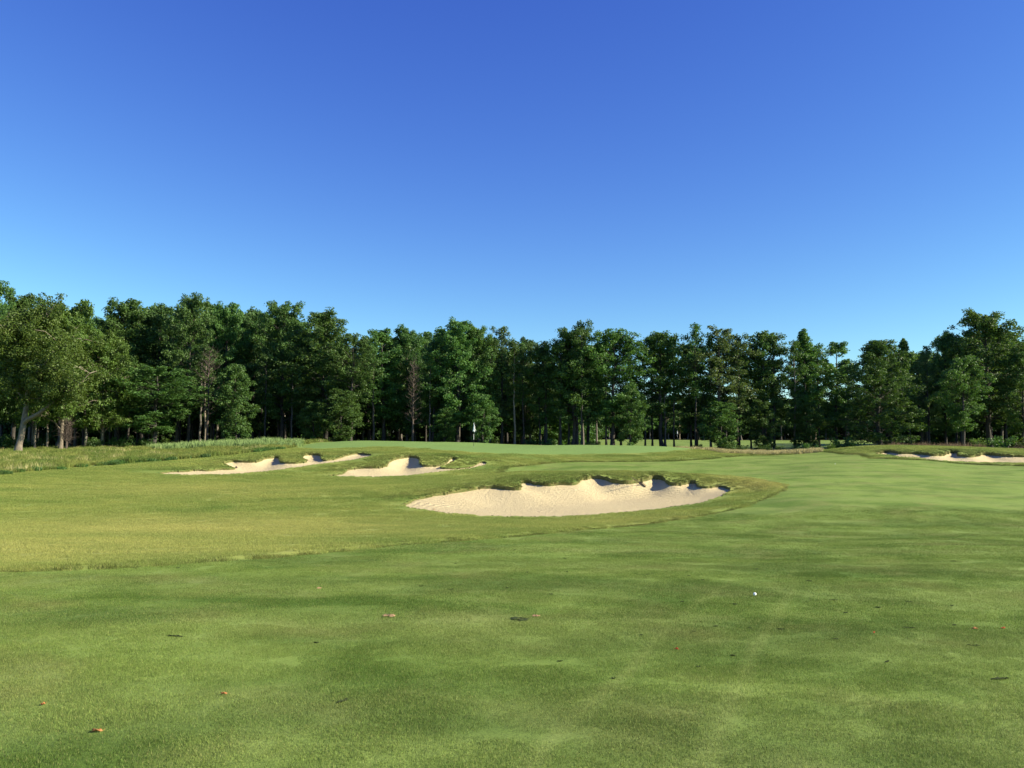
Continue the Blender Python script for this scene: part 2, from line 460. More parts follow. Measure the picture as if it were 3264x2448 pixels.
def mat_ground():
    m, t, b, o = new_mat("course_turf")
    T = turf(t)
    geo = t.nodes.new("ShaderNodeNewGeometry"); P = geo.outputs['Position']

    def at(nm):
        n = t.nodes.new("ShaderNodeAttribute"); n.attribute_name = nm
        return n.outputs['Fac']
    wobn = math_(t, 'SUBTRACT', noise(t, P, 3.0, 4, .65), .5)
    sf = math_(t, 'ADD', at("sd_fairway"), math_(t, 'MULTIPLY', wobn, .16))
    isf = ramp(t, math_(t, 'ADD', math_(t, 'MULTIPLY', sf, -4), .5, clamp=True), [(0, 0.), (1, 1.)])
    sg = math_(t, 'ADD', at("sd_green"), math_(t, 'MULTIPLY', wobn, .5))
    isg = math_(t, 'ADD', math_(t, 'MULTIPLY', sg, -.8), .5, clamp=True)
    st = math_(t, 'ADD', at("sd_tall"), wobn)
    ist = math_(t, 'ADD', math_(t, 'MULTIPLY', st, -2), .5, clamp=True)
    c = mixc(t, isf, T['Rough'], T['Fairway'])
    c = mixc(t, isg, c, T['Green'])
    c = mixc(t, ist, c, T['Tall'])
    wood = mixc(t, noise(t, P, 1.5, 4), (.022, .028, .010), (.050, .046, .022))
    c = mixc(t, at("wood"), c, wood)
    # fine blade grain
    n1 = noise(t, P, 55, 4, .75)
    n2 = noise(t, P, 170, 3, .8)
    grain = math_(t, 'ADD', math_(t, 'MULTIPLY', n1, .6), math_(t, 'MULTIPLY', n2, .4))
    gm = ramp(t, grain, [(.34, .45), (.50, 1.0), (.68, 1.35)])
    c = mixc(t, 1.0, c, gm, 'MULTIPLY')
    t.links.new(c, b.inputs['Base Color'])
    bp = N(t, "Bump", Strength=.55, Distance=.02)
    hsum = math_(t, 'ADD', math_(t, 'MULTIPLY', noise(t, P, 14, 4, .7), .8), grain)
    t.links.new(hsum, bp.inputs['Height'])
    t.links.new(bp.outputs[0], b.inputs['Normal'])
    b.inputs['Roughness'].default_value = .9
    b.inputs['Specular IOR Level'].default_value = .1
    return m


def mat_blade(name, which, dark=1.0, gain=1.0, transl=.35, straw=.7):
    m, t, b, o = new_mat(name)
    T = turf(t)
    oi = t.nodes.new("ShaderNodeObjectInfo")
    geo = t.nodes.new("ShaderNodeNewGeometry")
    n = noise(t, geo.outputs['Position'], 120, 2, .6)
    v = ramp(t, math_(t, 'ADD', math_(t, 'MULTIPLY', n, .5), math_(t, 'MULTIPLY', geo.outputs['Random Per Island'], .5)), [(.2, .45 * gain), (.8, 1.55 * gain)])
    c = mixc(t, 1.0, T[which], v, 'MULTIPLY')
    rp = geo.outputs['Random Per Island']
    c = mixc(t, math_(t, 'MULTIPLY', math_(t, 'GREATER_THAN', rp, .90), straw), c, (.42, .36, .15))
    t.links.new(c, b.inputs['Base Color'])
    tr = t.nodes.new("ShaderNodeBsdfTranslucent"); t.links.new(c, tr.inputs['Color'])
    mx = t.nodes.new("ShaderNodeMixShader"); mx.inputs[0].default_value = transl
    t.links.new(b.outputs[0], mx.inputs[1]); t.links.new(tr.outputs[0], mx.inputs[2]); t.links.new(mx.outputs[0], o.inputs[0])
    b.inputs['Roughness'].default_value = .6
    return m


def mat_leaf(name, c1, c2, c3, transl=.36):
    m, t, b, o = new_mat(name)
    oi = t.nodes.new("ShaderNodeObjectInfo")
    tc = t.nodes.new("ShaderNodeTexCoord")
    geo = t.nodes.new("ShaderNodeNewGeometry")
    n = noise(t, geo.outputs['Position'], .9, 3, .6)
    k = math_(t, 'ADD', math_(t, 'MULTIPLY', geo.outputs['Random Per Island'], .35), math_(t, 'MULTIPLY', n, .75))
    c = ramp(t, k, [(.2, c1), (.55, c2), (.9, c3)])
    h = N(t, "HueSaturation")
    t.links.new(math_(t, 'ADD', math_(t, 'MULTIPLY', oi.outputs['Random'], .022), .488), h.inputs['Hue'])
    t.links.new(math_(t, 'ADD', math_(t, 'MULTIPLY', oi.outputs['Random'], .35), .80), h.inputs['Value'])
    t.links.new(c, h.inputs['Color'])
    c = h.outputs[0]
    t.links.new(c, b.inputs['Base Color'])
    tr = t.nodes.new("ShaderNodeBsdfTranslucent")
    t.links.new(mixc(t, 1.0, c, (1.25, 1.2, .6), 'MULTIPLY'), tr.inputs['Color'])
    mx = t.nodes.new("ShaderNodeMixShader"); mx.inputs[0].default_value = transl
    t.links.new(b.outputs[0], mx.inputs[1]); t.links.new(tr.outputs[0], mx.inputs[2]); t.links.new(mx.outputs[0], o.inputs[0])
    b.inputs['Roughness'].default_value = .55
    b.inputs['Specular IOR Level'].default_value = .3
    return m


def mat_simple(name, c1, c2=None, scale=4, rough=.8, bump=0, bscale=20, stretch=(1, 1, 1)):
    m, t, b, o = new_mat(name)
    tc = t.nodes.new("ShaderNodeTexCoord"); P = mapped(t, tc.outputs['Object'], stretch)
    if c2:
        t.links.new(mixc(t, ramp(t, noise(t, P, scale, 4, .65), [(.35, 0.), (.65, 1.)]), c1, c2), b.inputs['Base Color'])
    else:
        b.inputs['Base Color'].default_value = (*c1, 1)
    b.inputs['Roughness'].default_value = rough
    if bump:
        bp = N(t, "Bump", Strength=bump, Distance=.02); t.links.new(noise(t, P, bscale, 4, .7), bp.inputs['Height']); t.links.new(bp.outputs[0], b.inputs['Normal'])
    return m


def mat_sand():
    m, t, b, o = new_mat("bunker_sand")
    geo = t.nodes.new("ShaderNodeNewGeometry"); P = geo.outputs['Position']
    c = mixc(t, noise(t, P, .8, 5, .6), (.52, .427, .24), (.595, .507, .287))
    c = mixc(t, math_(t, 'MULTIPLY', ramp(t, noise(t, P, 30, 4, .8), [(.40, 1.), (.55, 0.)]), .22), c, (.40, .30, .19))
    t.links.new(c, b.inputs['Base Color'])
    b.inputs['Roughness'].default_value = .95
    b.inputs['Specular IOR Level'].default_value = .05
    # rake furrows curling round the floor, and footfalls
    wv = N(t, "TexWave", Scale=1.1, Distortion=7.0, Detail=3.0); wv.inputs['Detail Scale'].default_value = .35
    wv.wave_type = 'RINGS'; wv.rings_direction = 'Z'
    t.links.new(mapped(t, P, (.75, 1.3, 0), (-2.5, -48, 0)), wv.inputs['Vector'])
    mask = ramp(t, noise(t, mapped(t, P, (.35, .35, 0)), 1.0, 2), [(.42, 0.), (.58, 1.)])
    hgt = math_(t, 'MULTIPLY', math_(t, 'MULTIPLY', wv.outputs[1], mask), .30)
    hgt = math_(t, 'ADD', hgt, math_(t, 'MULTIPLY', noise(t, P, 7, 5, .7), 1.0))
    hgt = math_(t, 'ADD', hgt, math_(t, 'MULTIPLY', noise(t, P, 45, 3, .7), .25))
    bp = N(t, "Bump", Strength=.9, Distance=.10)
    t.links.new(hgt, bp.inputs['Height']); t.links.new(bp.outputs[0], b.inputs['Normal'])
    return m


def mat_bark(name, c1, c2):
    m, t, b, o = new_mat(name)
    tc = t.nodes.new("ShaderNodeTexCoord")
    P = mapped(t, tc.outputs['Object'], (1, 1, .18))
    n = noise(t, P, 14, 5, .7)
    c = mixc(t, ramp(t, n, [(.35, 0.), (.65, 1.)]), c1, c2)
    t.links.new(c, b.inputs['Base Color'])
    bp = N(t, "Bump", Strength=.7, Distance=.05); t.links.new(n, bp.inputs['Height']); t.links.new(bp.outputs[0], b.inputs['Normal'])
    return m


M = dict(
    ground=mat_ground(), sand=mat_sand(),
    b_fair=mat_blade("fairway_blades", "Fairway", gain=1.05, straw=.5), b_rough=mat_blade("rough_blades", "Rough", gain=1.15),
    b_tall=mat_blade("tall_grass_blades", "Tall", gain=1.0, straw=.5),
    b_bank=mat_blade("bank_blades", "Rough", gain=.9, straw=.6, transl=.2),
    b_lip=mat_blade("lip_blades", "Rough", gain=.62, straw=.45, transl=.15),
    leaf=mat_leaf("green_leaves", (.046, .106, .026), (.074, .158, .037), (.130, .225, .054)),
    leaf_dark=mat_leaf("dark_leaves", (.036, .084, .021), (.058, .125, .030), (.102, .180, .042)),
    leaf_olive=mat_leaf("olive_leaves", (.050, .096, .016), (.082, .142, .025), (.142, .206, .042)),
    leaf_grey=mat_leaf("greyish_leaves", (.054, .104, .032), (.088, .150, .046), (.142, .205, .064)),
    bark=mat_bark("grey_bark", (.075, .068, .056), (.20, .18, .15)),
    bark_dark=mat_bark("dark_bark", (.032, .030, .026), (.080, .072, .062)),
    bark_pale=mat_bark("pale_bark", (.12, .10, .075), (.27, .23, .175)),
    dead=mat_bark("dead_twigs", (.055, .043, .036), (.12, .095, .078)),
    reed=mat_simple("reed_leaves", (.12, .205, .06), (.24, .32, .11), 3, .6),
    gold=mat_simple("straw_grass", (.34, .30, .12), (.52, .46, .22), 2, .8),
    gold_dark=mat_simple("brown_seed_grass", (.16, .10, .06), (.28, .19, .10), 2, .8),
    white=mat_simple("white_cloth", (.85, .85, .83)), ball=mat_simple("ball_cover", (.86, .87, .88), rough=.3),
    polew=mat_simple("white_paint", (.82, .82, .80), rough=.4), poleb=mat_simple("black_paint", (.018, .018, .02), rough=.45),
    soil=mat_simple("divot_soil", (.022, .034, .010), (.05, .07, .022), 40, .95, .6, 60),
    lip_soil=mat_simple("turf_edge_soil", (.07, .10, .022), (.17, .15, .06), 9, .95, .6, 40),
    sandy=mat_simple("sandy_soil", (.34, .20, .10), (.45, .30, .16), 40, .95, .4, 90),
    oakleaf=mat_simple("fallen_oak_leaf", (.30, .11, .035), (.42, .20, .08), 30, .7),
    redleaf=mat_simple("red_maple_leaf", (.38, .05, .02), (.50, .10, .04), 30, .7),
    rake=mat_simple("rake_dark", (.035, .028, .024), (.07, .05, .04), 10, .6),
    rim=mat_simple("cup_rim", (.8, .8, .78)),
)


# ------------------------------------------------------------------ object helpers
def mesh_from(name, V, Fq=None, Ft=None, mats=(), mat_idx=None, smooth=False):
    V = np.asarray(V, np.float32)
    me = bpy.data.meshes.new(name)
    if Fq is None and Ft is None:
        me.vertices.add(len(V)); me.vertices.foreach_set("co", V.ravel())
        return me
    nq = 0 if Fq is None else len(Fq); n3 = 0 if Ft is None else len(Ft)
    loops = np.concatenate([np.asarray(Fq, np.int32).ravel() if nq else np.zeros(0, np.int32), np.asarray(Ft, np.int32).ravel() if n3 else np.zeros(0, np.int32)])
    tot = np.concatenate([np.full(nq, 4, np.int32), np.full(n3, 3, np.int32)])
    st = np.concatenate([[0], np.cumsum(tot)[:-1]]).astype(np.int32)
    me.vertices.add(len(V)); me.vertices.foreach_set("co", V.ravel())
    me.loops.add(len(loops)); me.loops.foreach_set("vertex_index", loops)
    me.polygons.add(len(tot)); me.polygons.foreach_set("loop_start", st); me.polygons.foreach_set("loop_total", tot)
    for mt in mats: me.materials.append(mt)
    if mat_idx is not None: me.polygons.foreach_set("material_index", np.asarray(mat_idx, np.int32))
    me.update(calc_edges=True)
    if smooth: me.polygons.foreach_set("use_smooth", np.ones(len(tot), bool))
    me.validate()
    return me


def link(name, data, parent=None, loc=None):
    o = bpy.data.objects.new(name, data); COL.objects.link(o)
    if parent: o.parent = parent
    if loc is not None: o.location = loc
    return o


def tag(o, label=None, cat=None, group=None, kind=None):
    if label: o['label'] = label
    if cat: o['category'] = cat
    if group: o['group'] = group
    if kind: o['kind'] = kind
    return o


# ------------------------------------------------------------------ ground sheet
def lines(segs):
    out = [segs[0][0]]
    for a, b, s in segs:
        n = max(1, int(round((b - a) / s)))
        out += list(a + (b - a) * (np.arange(n) + 1) / n)
    return np.array(out)


def grow(a, b, s0, k):
    out = [a]; s = s0
    while out[-1] < b:
        out.append(out[-1] + s); s *= k
    return np.array(out)


xs = np.concatenate([-grow(32, 900, .3, 1.12)[::-1], lines([(-32, -27, .2), (-27, 14.5, .115), (14.5, 25, .16), (25, 45, .13), (45, 48, .2)])[1:-1], grow(48, 900, .3, 1.12)])
ys = np.concatenate([lines([(-12, 2, 1.), (2, 14, .22), (14, 22, .16), (22, 31, .13), (31, 47.5, .105), (47.5, 52, .13), (52, 70, .115), (70, 100, .3)]), grow(100, 1500, .5, 1.08)[1:]])
GX, GY = np.meshgrid(xs, ys)
gx, gy = GX.ravel().copy(), GY.ravel().copy()
nx_, ny_ = len(xs), len(ys)
print("ground verts", len(gx))
cell = .115
bsd = []
for b in BUNKERS:
    sd, px, py = sdf_box(gx, gy, b['P'], 2.5)
    near = np.abs(sd) < cell * .62
    gx[near] = px[near]; gy[near] = py[near]
    sd[near] = 0
    bsd.append(sd)
bmin = np.min(bsd, axis=0)
sd_f, _, _ = sdf(gx, gy, FAIR_S)
sd_g, _, _ = sdf(gx, gy, GREEN_S)
sd_t = np.minimum(sdf(gx, gy, TALL_L)[0], sdf(gx, gy, GOLD_R)[0])
gz = H0(gx, gy)
sd_f = np.where((gy > 126) & (gy < 212) & (gx > 3), -3.0, sd_f)


def turf_step(sf, sg):
    return .055 * sstep(0, .18, sf) * sstep(0, .3, sg) + .0


def Hs(x, y):
    """surface of the grass, with the step from fairway up to rough"""
    x = np.atleast_1d(np.asarray(x, float)); y = np.atleast_1d(np.asarray(y, float))
    return H0(x, y) + turf_step(sdf(x, y, FAIR_S)[0], sdf(x, y, GREEN_S)[0])


gz = gz + turf_step(sd_f, sd_g)
# ragged lift at the bunkers' grass lips
gz += .03 * np.exp(-np.abs(bmin) / .25) * (np.sin(gx * 9) * np.sin(gy * 7 + gx * 3))
idx = np.arange(nx_ * ny_).reshape(ny_, nx_)
quads = np.stack([idx[:-1, :-1], idx[:-1, 1:], idx[1:, 1:], idx[1:, :-1]], -1).reshape(-1, 4)
cxq = gx[quads].mean(1); cyq = gy[quads].mean(1)
inside = np.zeros(len(quads), bool)
for b, sd in zip(BUNKERS, bsd):
    q = sd[quads]
    inside |= (q.max(1) <= 1e-6) & (q.mean(1) < 0)
    # a cell whose corners all sit on the outline: judge by its centre
    on = (np.abs(q).max(1) < 1e-6)
    if on.any():
        c, _, _ = sdf(cxq[on], cyq[on], b['P'])
        ii = np.nonzero(on)[0]; inside[ii] = c < 0
gq = quads[~inside]
# lip walls: boundary edges of the holes, dropped straight down
e = np.concatenate([gq[:, [0, 1]], gq[:, [1, 2]], gq[:, [2, 3]], gq[:, [3, 0]]])
key = np.sort(e, axis=1); k64 = key[:, 0].astype(np.int64) * 10_000_000 + key[:, 1]
u, first, cnt = np.unique(k64, return_index=True, return_counts=True)
be = e[first[cnt == 1]]
be = be[(bmin[be] < .2).all(1)]
base = len(gx)
uv_, inv = np.unique(be.ravel(), return_inverse=True)
nw = len(uv_)
wx, wy = np.tile(gx[uv_], 2), np.tile(gy[uv_], 2)
wz = np.concatenate([gz[uv_] - .001, gz[uv_] - .55])
inv = inv.reshape(-1, 2)
wall = np.stack([base + inv[:, 1], base + inv[:, 0], base + nw + inv[:, 0], base + nw + inv[:, 1]], 1)
V = np.stack([np.concatenate([gx, wx]), np.concatenate([gy, wy]), np.concatenate([gz, wz])], 1)
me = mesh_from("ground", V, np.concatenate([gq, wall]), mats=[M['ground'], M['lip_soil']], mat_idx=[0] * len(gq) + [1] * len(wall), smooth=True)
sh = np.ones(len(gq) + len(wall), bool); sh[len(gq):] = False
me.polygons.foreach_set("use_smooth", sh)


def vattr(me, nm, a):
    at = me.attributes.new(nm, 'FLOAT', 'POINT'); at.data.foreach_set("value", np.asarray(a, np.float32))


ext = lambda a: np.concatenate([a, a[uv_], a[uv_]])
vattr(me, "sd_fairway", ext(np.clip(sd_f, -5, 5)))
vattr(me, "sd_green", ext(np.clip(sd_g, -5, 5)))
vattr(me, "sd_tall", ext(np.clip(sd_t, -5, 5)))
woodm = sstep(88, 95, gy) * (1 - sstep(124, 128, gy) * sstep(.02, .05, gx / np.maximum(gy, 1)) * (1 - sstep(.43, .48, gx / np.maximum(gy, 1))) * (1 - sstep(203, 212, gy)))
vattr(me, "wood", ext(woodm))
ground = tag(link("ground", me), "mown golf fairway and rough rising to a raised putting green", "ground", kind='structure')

# sand sheets
SAND_LABEL = {"near": "big oval sand bunker with scalloped back lip nearest the golf ball",
              "left": "long thin sand bunker below the reeds, with a narrow tail to the left",
              "mid": "sand bunker with a high rounded flash of sand just below the flag side of the green",
              "right": "pinkish sand bunker under the grass mound at the right edge"}
for b in BUNKERS:
    P = b['P']; s = .11
    bx = np.arange(P[:, 0].min() - .5, P[:, 0].max() + .5, s); by = np.arange(P[:, 1].min() - .5, P[:, 1].max() + .5, s)
    X, Y = np.meshgrid(bx, by); x = X.ravel(); y = Y.ravel()
    sd, _, _ = sdf(x, y, P)
    z = sand_z(b, x, y, sd)
    Z = z.reshape(X.shape); keep = (sd > -.22).reshape(X.shape)
    soft = np.clip((-sd.reshape(X.shape) - .15) / .5, 0, 1)
    for _k in range(34):
        A_ = Z.copy()
        A_[1:-1, 1:-1] = .2 * (Z[1:-1, 1:-1] + Z[:-2, 1:-1] + Z[2:, 1:-1] + Z[1:-1, :-2] + Z[1:-1, 2:])
        Z = np.where(keep, Z, Z * (1 - soft) + A_ * soft)
    z = Z.ravel() + np.random.default_rng(4).normal(0, .004, len(x))
    z -= sstep(.0, .3, sd) * .12
    b['grid'] = (bx[0], by[0], s, z.reshape(X.shape).copy())
    id_ = np.arange(len(x)).reshape(X.shape)
    q = np.stack([id_[:-1, :-1], id_[:-1, 1:], id_[1:, 1:], id_[1:, :-1]], -1).reshape(-1, 4)
    q = q[(sd[q].min(1) < .12)]
    used, inv2 = np.unique(q.ravel(), return_inverse=True)
    V = np.stack([x, y, z], 1)[used]
    me = mesh_from("sand_bunker", V, inv2.reshape(-1, 4), mats=[M['sand']], smooth=True)
    tag(link("sand_bunker", me), SAND_LABEL[b['name']], "sand bunker", "sand bunkers around the green", 'structure')


def surf(x, y):
    x = np.atleast_1d(np.asarray(x, float)); y = np.atleast_1d(np.asarray(y, float))
    z = Hs(x, y)
    for b in BUNKERS:
        sd, _, _ = sdf_box(x, y, b['P'], .1)
        m = sd < 0
        if m.any():
            x0_, y0_, s_, Z_ = b['grid']
            u_ = (x[m] - x0_) / s_; v_ = (y[m] - y0_) / s_
            i_ = np.clip(u_.astype(int), 0, Z_.shape[1] - 2); j_ = np.clip(v_.astype(int), 0, Z_.shape[0] - 2)
            u_ -= i_; v_ -= j_
            z[m] = (Z_[j_, i_] * (1 - u_) + Z_[j_, i_ + 1] * u_) * (1 - v_) + (Z_[j_ + 1, i_] * (1 - u_) + Z_[j_ + 1, i_ + 1] * u_) * v_
    return z


def place(sx, sy):
    p = hit(sx, sy, surf)
    return Vector((p[0], p[1], float(surf(p[0], p[1])[0])))


def normal_at(x, y, d=.15):
    z = surf([x + d, x - d, x, x], [y, y, y + d, y - d])
    return Vector((-(z[0] - z[1]) / (2 * d), -(z[2] - z[3]) / (2 * d), 1)).normalized()


# ------------------------------------------------------------------ grass scattering
def blades(name, n, rad, h0, h1, w0, w1, lean, mat, seed, seg=1, droop=0.0):
    r = np.random.default_rng(seed)
    a = r.uniform(0, 2 * np.pi, n); q = rad * np.sqrt(r.uniform(0, 1, n))
    cx, cy = q * np.cos(a), q * np.sin(a)
    h = r.uniform(h0, h1, n) * (1 - .25 * (q / rad) ** 2); wd = r.uniform(w0, w1, n) / 2
    yaw = r.uniform(0, 2 * np.pi, n); la = r.uniform(0, 2 * np.pi, n); lm = h * lean * r.uniform(0, 1, n)
    ux, uy = np.cos(yaw), np.sin(yaw)
    lx, ly = np.cos(la) * lm, np.sin(la) * lm
    zb = -h * .15
    if seg == 1:
        V = np.stack([np.stack([cx - ux * wd, cy - uy * wd, zb], 1), np.stack([cx + ux * wd, cy + uy * wd, zb], 1), np.stack([cx + lx, cy + ly, h], 1)], 1).reshape(-1, 3)
        return mesh_from(name, V, Ft=np.arange(3 * n).reshape(-1, 3), mats=[mat])
    mx, my, mz = cx + lx * .35, cy + ly * .35, h * .62
    V = np.stack([np.stack([cx - ux * wd, cy - uy * wd, zb], 1), np.stack([cx + ux * wd, cy + uy * wd, zb], 1),
                  np.stack([mx + ux * wd * .8, my + uy * wd * .8, mz], 1), np.stack([mx - ux * wd * .8, my - uy * wd * .8, mz], 1),
                  np.stack([cx + lx, cy + ly, h * (1 - droop)], 1)], 1).reshape(-1, 3)
    i = np.arange(n)[:, None] * 5
    return mesh_from(name, V, i + np.array([[0, 1, 2, 3]]), i + np.array([[3, 2, 4]]), mats=[mat])


def scatter(name, tile, x, y, scale, label, cat, tilt=True, zs=None, seed=1, zoff=0.0):
    z = surf(x, y) + zoff
    if tilt:
        d = .3
        zx = (surf(x + d, y) - surf(x - d, y)) / (2 * d); zy = (surf(x, y + d) - surf(x, y - d)) / (2 * d)
        zx = np.clip(zx, -1, 1); zy = np.clip(zy, -1, 1)
    else:
        zx = zy = np.zeros(len(x))
    r = np.random.default_rng(seed)
    rot = []
    for a, c in zip(zx, zy):
        q = Vector((-a, -c, 1)).to_track_quat('Z', 'Y').to_matrix() @ Matrix.Rotation(r.uniform(0, 6.283), 3, 'Z')
        rot.append(tuple(q.to_euler()))
    me = mesh_from(name, np.stack([x, y, z], 1))
    at = me.attributes.new("rot", 'FLOAT_VECTOR', 'POINT'); at.data.foreach_set("vector", np.array(rot, np.float32).ravel())
    s3 = np.stack([scale, scale, scale * (1 if zs is None else zs)], 1).astype(np.float32)
    at = me.attributes.new("scl", 'FLOAT_VECTOR', 'POINT'); at.data.foreach_set("vector", s3.ravel())
    o = link(name, me)
    src = bpy.data.objects.new(name + "_tuft", tile)
    g = bpy.data.node_groups.new(name + "_nodes", 'GeometryNodeTree')
    g.interface.new_socket("Geometry", in_out='INPUT', socket_type='NodeSocketGeometry')
    g.interface.new_socket("Geometry", in_out='OUTPUT', socket_type='NodeSocketGeometry')
    gi = g.nodes.new("NodeGroupInput"); go = g.nodes.new("NodeGroupOutput")
    ip = g.nodes.new("GeometryNodeInstanceOnPoints"); oi = g.nodes.new("GeometryNodeObjectInfo")
    oi.inputs['Object'].default_value = src
    a1 = g.nodes.new("GeometryNodeInputNamedAttribute"); a1.data_type = 'FLOAT_VECTOR'; a1.inputs[0].default_value = "rot"
    a2 = g.nodes.new("GeometryNodeInputNamedAttribute"); a2.data_type = 'FLOAT_VECTOR'; a2.inputs[0].default_value = "scl"
    e2r = g.nodes.new("FunctionNodeEulerToRotation")
    g.links.new(gi.outputs[0], ip.inputs['Points']); g.links.new(oi.outputs['Geometry'], ip.inputs['Instance'])
    g.links.new(a1.outputs[0], e2r.inputs[0]); g.links.new(e2r.outputs[0], ip.inputs['Rotation'])
    g.links.new(a2.outputs[0], ip.inputs['Scale']); g.links.new(ip.outputs[0], go.inputs[0])
    md = o.modifiers.new("scatter", 'NODES'); md.node_group = g
    return tag(o, label, cat, kind='stuff')


def jgrid(x0, x1, y0, y1, s, seed, cone=.70):
    r = np.random.default_rng(seed)
    X, Y = np.meshgrid(np.arange(x0, x1, s), np.arange(y0, y1, s))
    x = X.ravel() + r.uniform(-.5, .5, X.size) * s; y = Y.ravel() + r.uniform(-.5, .5, X.size) * s
    m = np.abs(x) < cone * y + .8
    return x[m], y[m]


def bunker_clear(x, y, pad):
    m = np.ones(len(x), bool)
    for b in BUNKERS:
        m &= sdf_box(x, y, b['P'], pad + .5)[0] > pad
    return m


# fairway, three bands of fineness
for (y0, y1, s, n, rad, h, wd, sd_) in ((3.0, 9, .42, 3000, .36, (.010, .020), (.0022, .0036), 1), (9, 17, .55, 2600, .48, (.011, .020), (.0035, .0055), 2), (17, 32, .95, 2800, .85, (.012, .022), (.006, .010), 3)):
    x, y = jgrid(-26, 26, y0, y1, s, sd_)
    m = sdf(x, y, FAIR_S)[0] < -.02
    x, y = x[m], y[m]
    scatter("fairway_grass", blades("fairway_blades", n, rad, *h, *wd, 1.0, M['b_fair'], sd_), x, y, np.random.default_rng(sd_).uniform(.85, 1.15, len(x)),
            "closely mown green fairway grass", "grass", seed=sd_)
# rough, two bands
for (y0, y1, s, n, rad, h, wd, sd_) in ((11.5, 17, .4, 1100, .34, (.025, .045), (.0035, .006), 10), (17, 32, .5, 900, .42, (.03, .055), (.005, .008), 11), (32, 52, .62, 800, .55, (.035, .06), (.008, .013), 12), (52, 78, .95, 800, .85, (.035, .07), (.013, .02), 13)):
    x, y = jgrid(-40, 48, y0, y1, s, sd_, .66)
    m = (sdf(x, y, FAIR_S)[0] > .08) & (sdf(x, y, GREEN_S)[0] > .6) & bunker_clear(x, y, rad * .9) & (sdf(x, y, TALL_L)[0] > .1)
    x, y = x[m], y[m]
    scatter("rough_grass", blades("rough_blades", n, rad, *h, *wd, .8, M['b_rough'], sd_), x, y, np.random.default_rng(sd_).uniform(.8, 1.2, len(x)),
            "longer olive and straw coloured rough grass", "grass", seed=sd_)
# fringe along the bunker lips and the fairway edge: short dense tufts
lx, ly, ls = [], [], []
for b in BUNKERS:
    P = resample(b['P'], .12)
    T = np.roll(P, -1, 0) - np.roll(P, 1, 0); Nn = np.stack([T[:, 1], -T[:, 0]], 1) / (np.linalg.norm(T, axis=1)[:, None] + 1e-9)
    sgn = 1 if sdf((P + Nn * .05)[:20, 0], (P + Nn * .05)[:20, 1], b['P'])[0].mean() > 0 else -1
    for off, sc in ((.04, 1.0),):
        Q = P + Nn * sgn * off + np.random.default_rng(5).normal(0, .03, P.shape)
        k = np.random.default_rng(6).uniform(0, 1, len(Q)) < .85
        lift = H0(Q[:, 0], Q[:, 1]) - np.polyval(b['co'], np.clip(Q[:, 0], b['x0'], b['x1']))
        size = (.45 + .6 * sstep(.1, .6, lift)) * sc
        okm = k & bunker_clear(Q[:, 0], Q[:, 1], .02)
        lx.append(Q[okm, 0]); ly.append(Q[okm, 1]); ls.append(size[okm])
lx, ly, ls = map(np.concatenate, (lx, ly, ls))
scatter("lip_grass", blades("lip_blades", 150, .12, .03, .07, .006, .011, 1.1, M['b_lip'], 21, seg=2, droop=.2), lx, ly, ls * np.random.default_rng(3).uniform(.7, 1.2, len(ls)),
        "shaggy turf hanging over the bunker lips", "grass", seed=21)
x, y = jgrid(-40, 48, 33, 74, .3, 23, .66)
dl = np.min([sdf_box(x, y, b['P'], 2.0)[0] for b in BUNKERS], axis=0)
fb = np.full(len(x), 9.)
for b in BUNKERS:
    d_ = sdf_box(x, y, b['P'], 2.0)[0]
    fb = np.where(d_ < 2, np.minimum(fb, np.polyval(b['co'], np.clip(x, b['x0'], b['x1']))), fb)
m = (dl > .1) & (dl < 1.6) & (H0(x, y) - fb > .16) & (sdf(x, y, FAIR_S)[0] > .1) & (np.random.default_rng(2).uniform(0, 1, len(x)) < .75)
x, y = x[m], y[m]
scatter("bank_grass", blades("bank_blades", 220, .22, .03, .075, .007, .012, 1.0, M['b_bank'], 24, seg=2, droop=.2), x, y, np.random.default_rng(4).uniform(.6, 1.2, len(x)),
        "coarse tufted grass on the banks above the bunkers", "grass", seed=24)
P = []
for a_, b_ in zip(FAIR_S, np.roll(FAIR_S, -1, 0)):
    k_ = max(1, int(np.linalg.norm(b_ - a_) / .2)) if a_[1] > 12 else 1
    P += [a_ + (b_ - a_) * (i_ / k_) for i_ in range(k_)]
P = np.array(P)
m = (np.abs(P[:, 0]) < .68 * P[:, 1] + 1) & (P[:, 1] > 12) & (P[:, 1] < 84)
P = P[m] + np.random.default_rng(8).normal(0, .05, (m.sum(), 2))
m = sdf(P[:, 0], P[:, 1], FAIR_S)[0] > -.06
P = P[m]
scatter("edge_grass", blades("edge_blades", 240, .2, .03, .07, .006, .011, 1.0, M['b_lip'], 22), P[:, 0], P[:, 1], np.random.default_rng(9).uniform(.6, 1.25, len(P)) * (1 + .7 * sstep(45, 55, P[:, 1])),  # darkened rough blades: shade on the cut's side put into their colour
        "uneven fringe of rough along the fairway cut", "grass", seed=22)


# tall unmown grass on the left, reeds and straw
def in_poly(P, s, seed, pad=0.1):
    r = np.random.default_rng(seed)
    X, Y = np.meshgrid(np.arange(P[:, 0].min(), P[:, 0].max(), s), np.arange(P[:, 1].min(), P[:, 1].max(), s))
    x = X.ravel() + r.uniform(-.5, .5, X.size) * s; y = Y.ravel() + r.uniform(-.5, .5, X.size) * s
    m = (sdf(x, y, P)[0] < -pad) & (np.abs(x) < .66 * y + 2)
    return x[m], y[m]


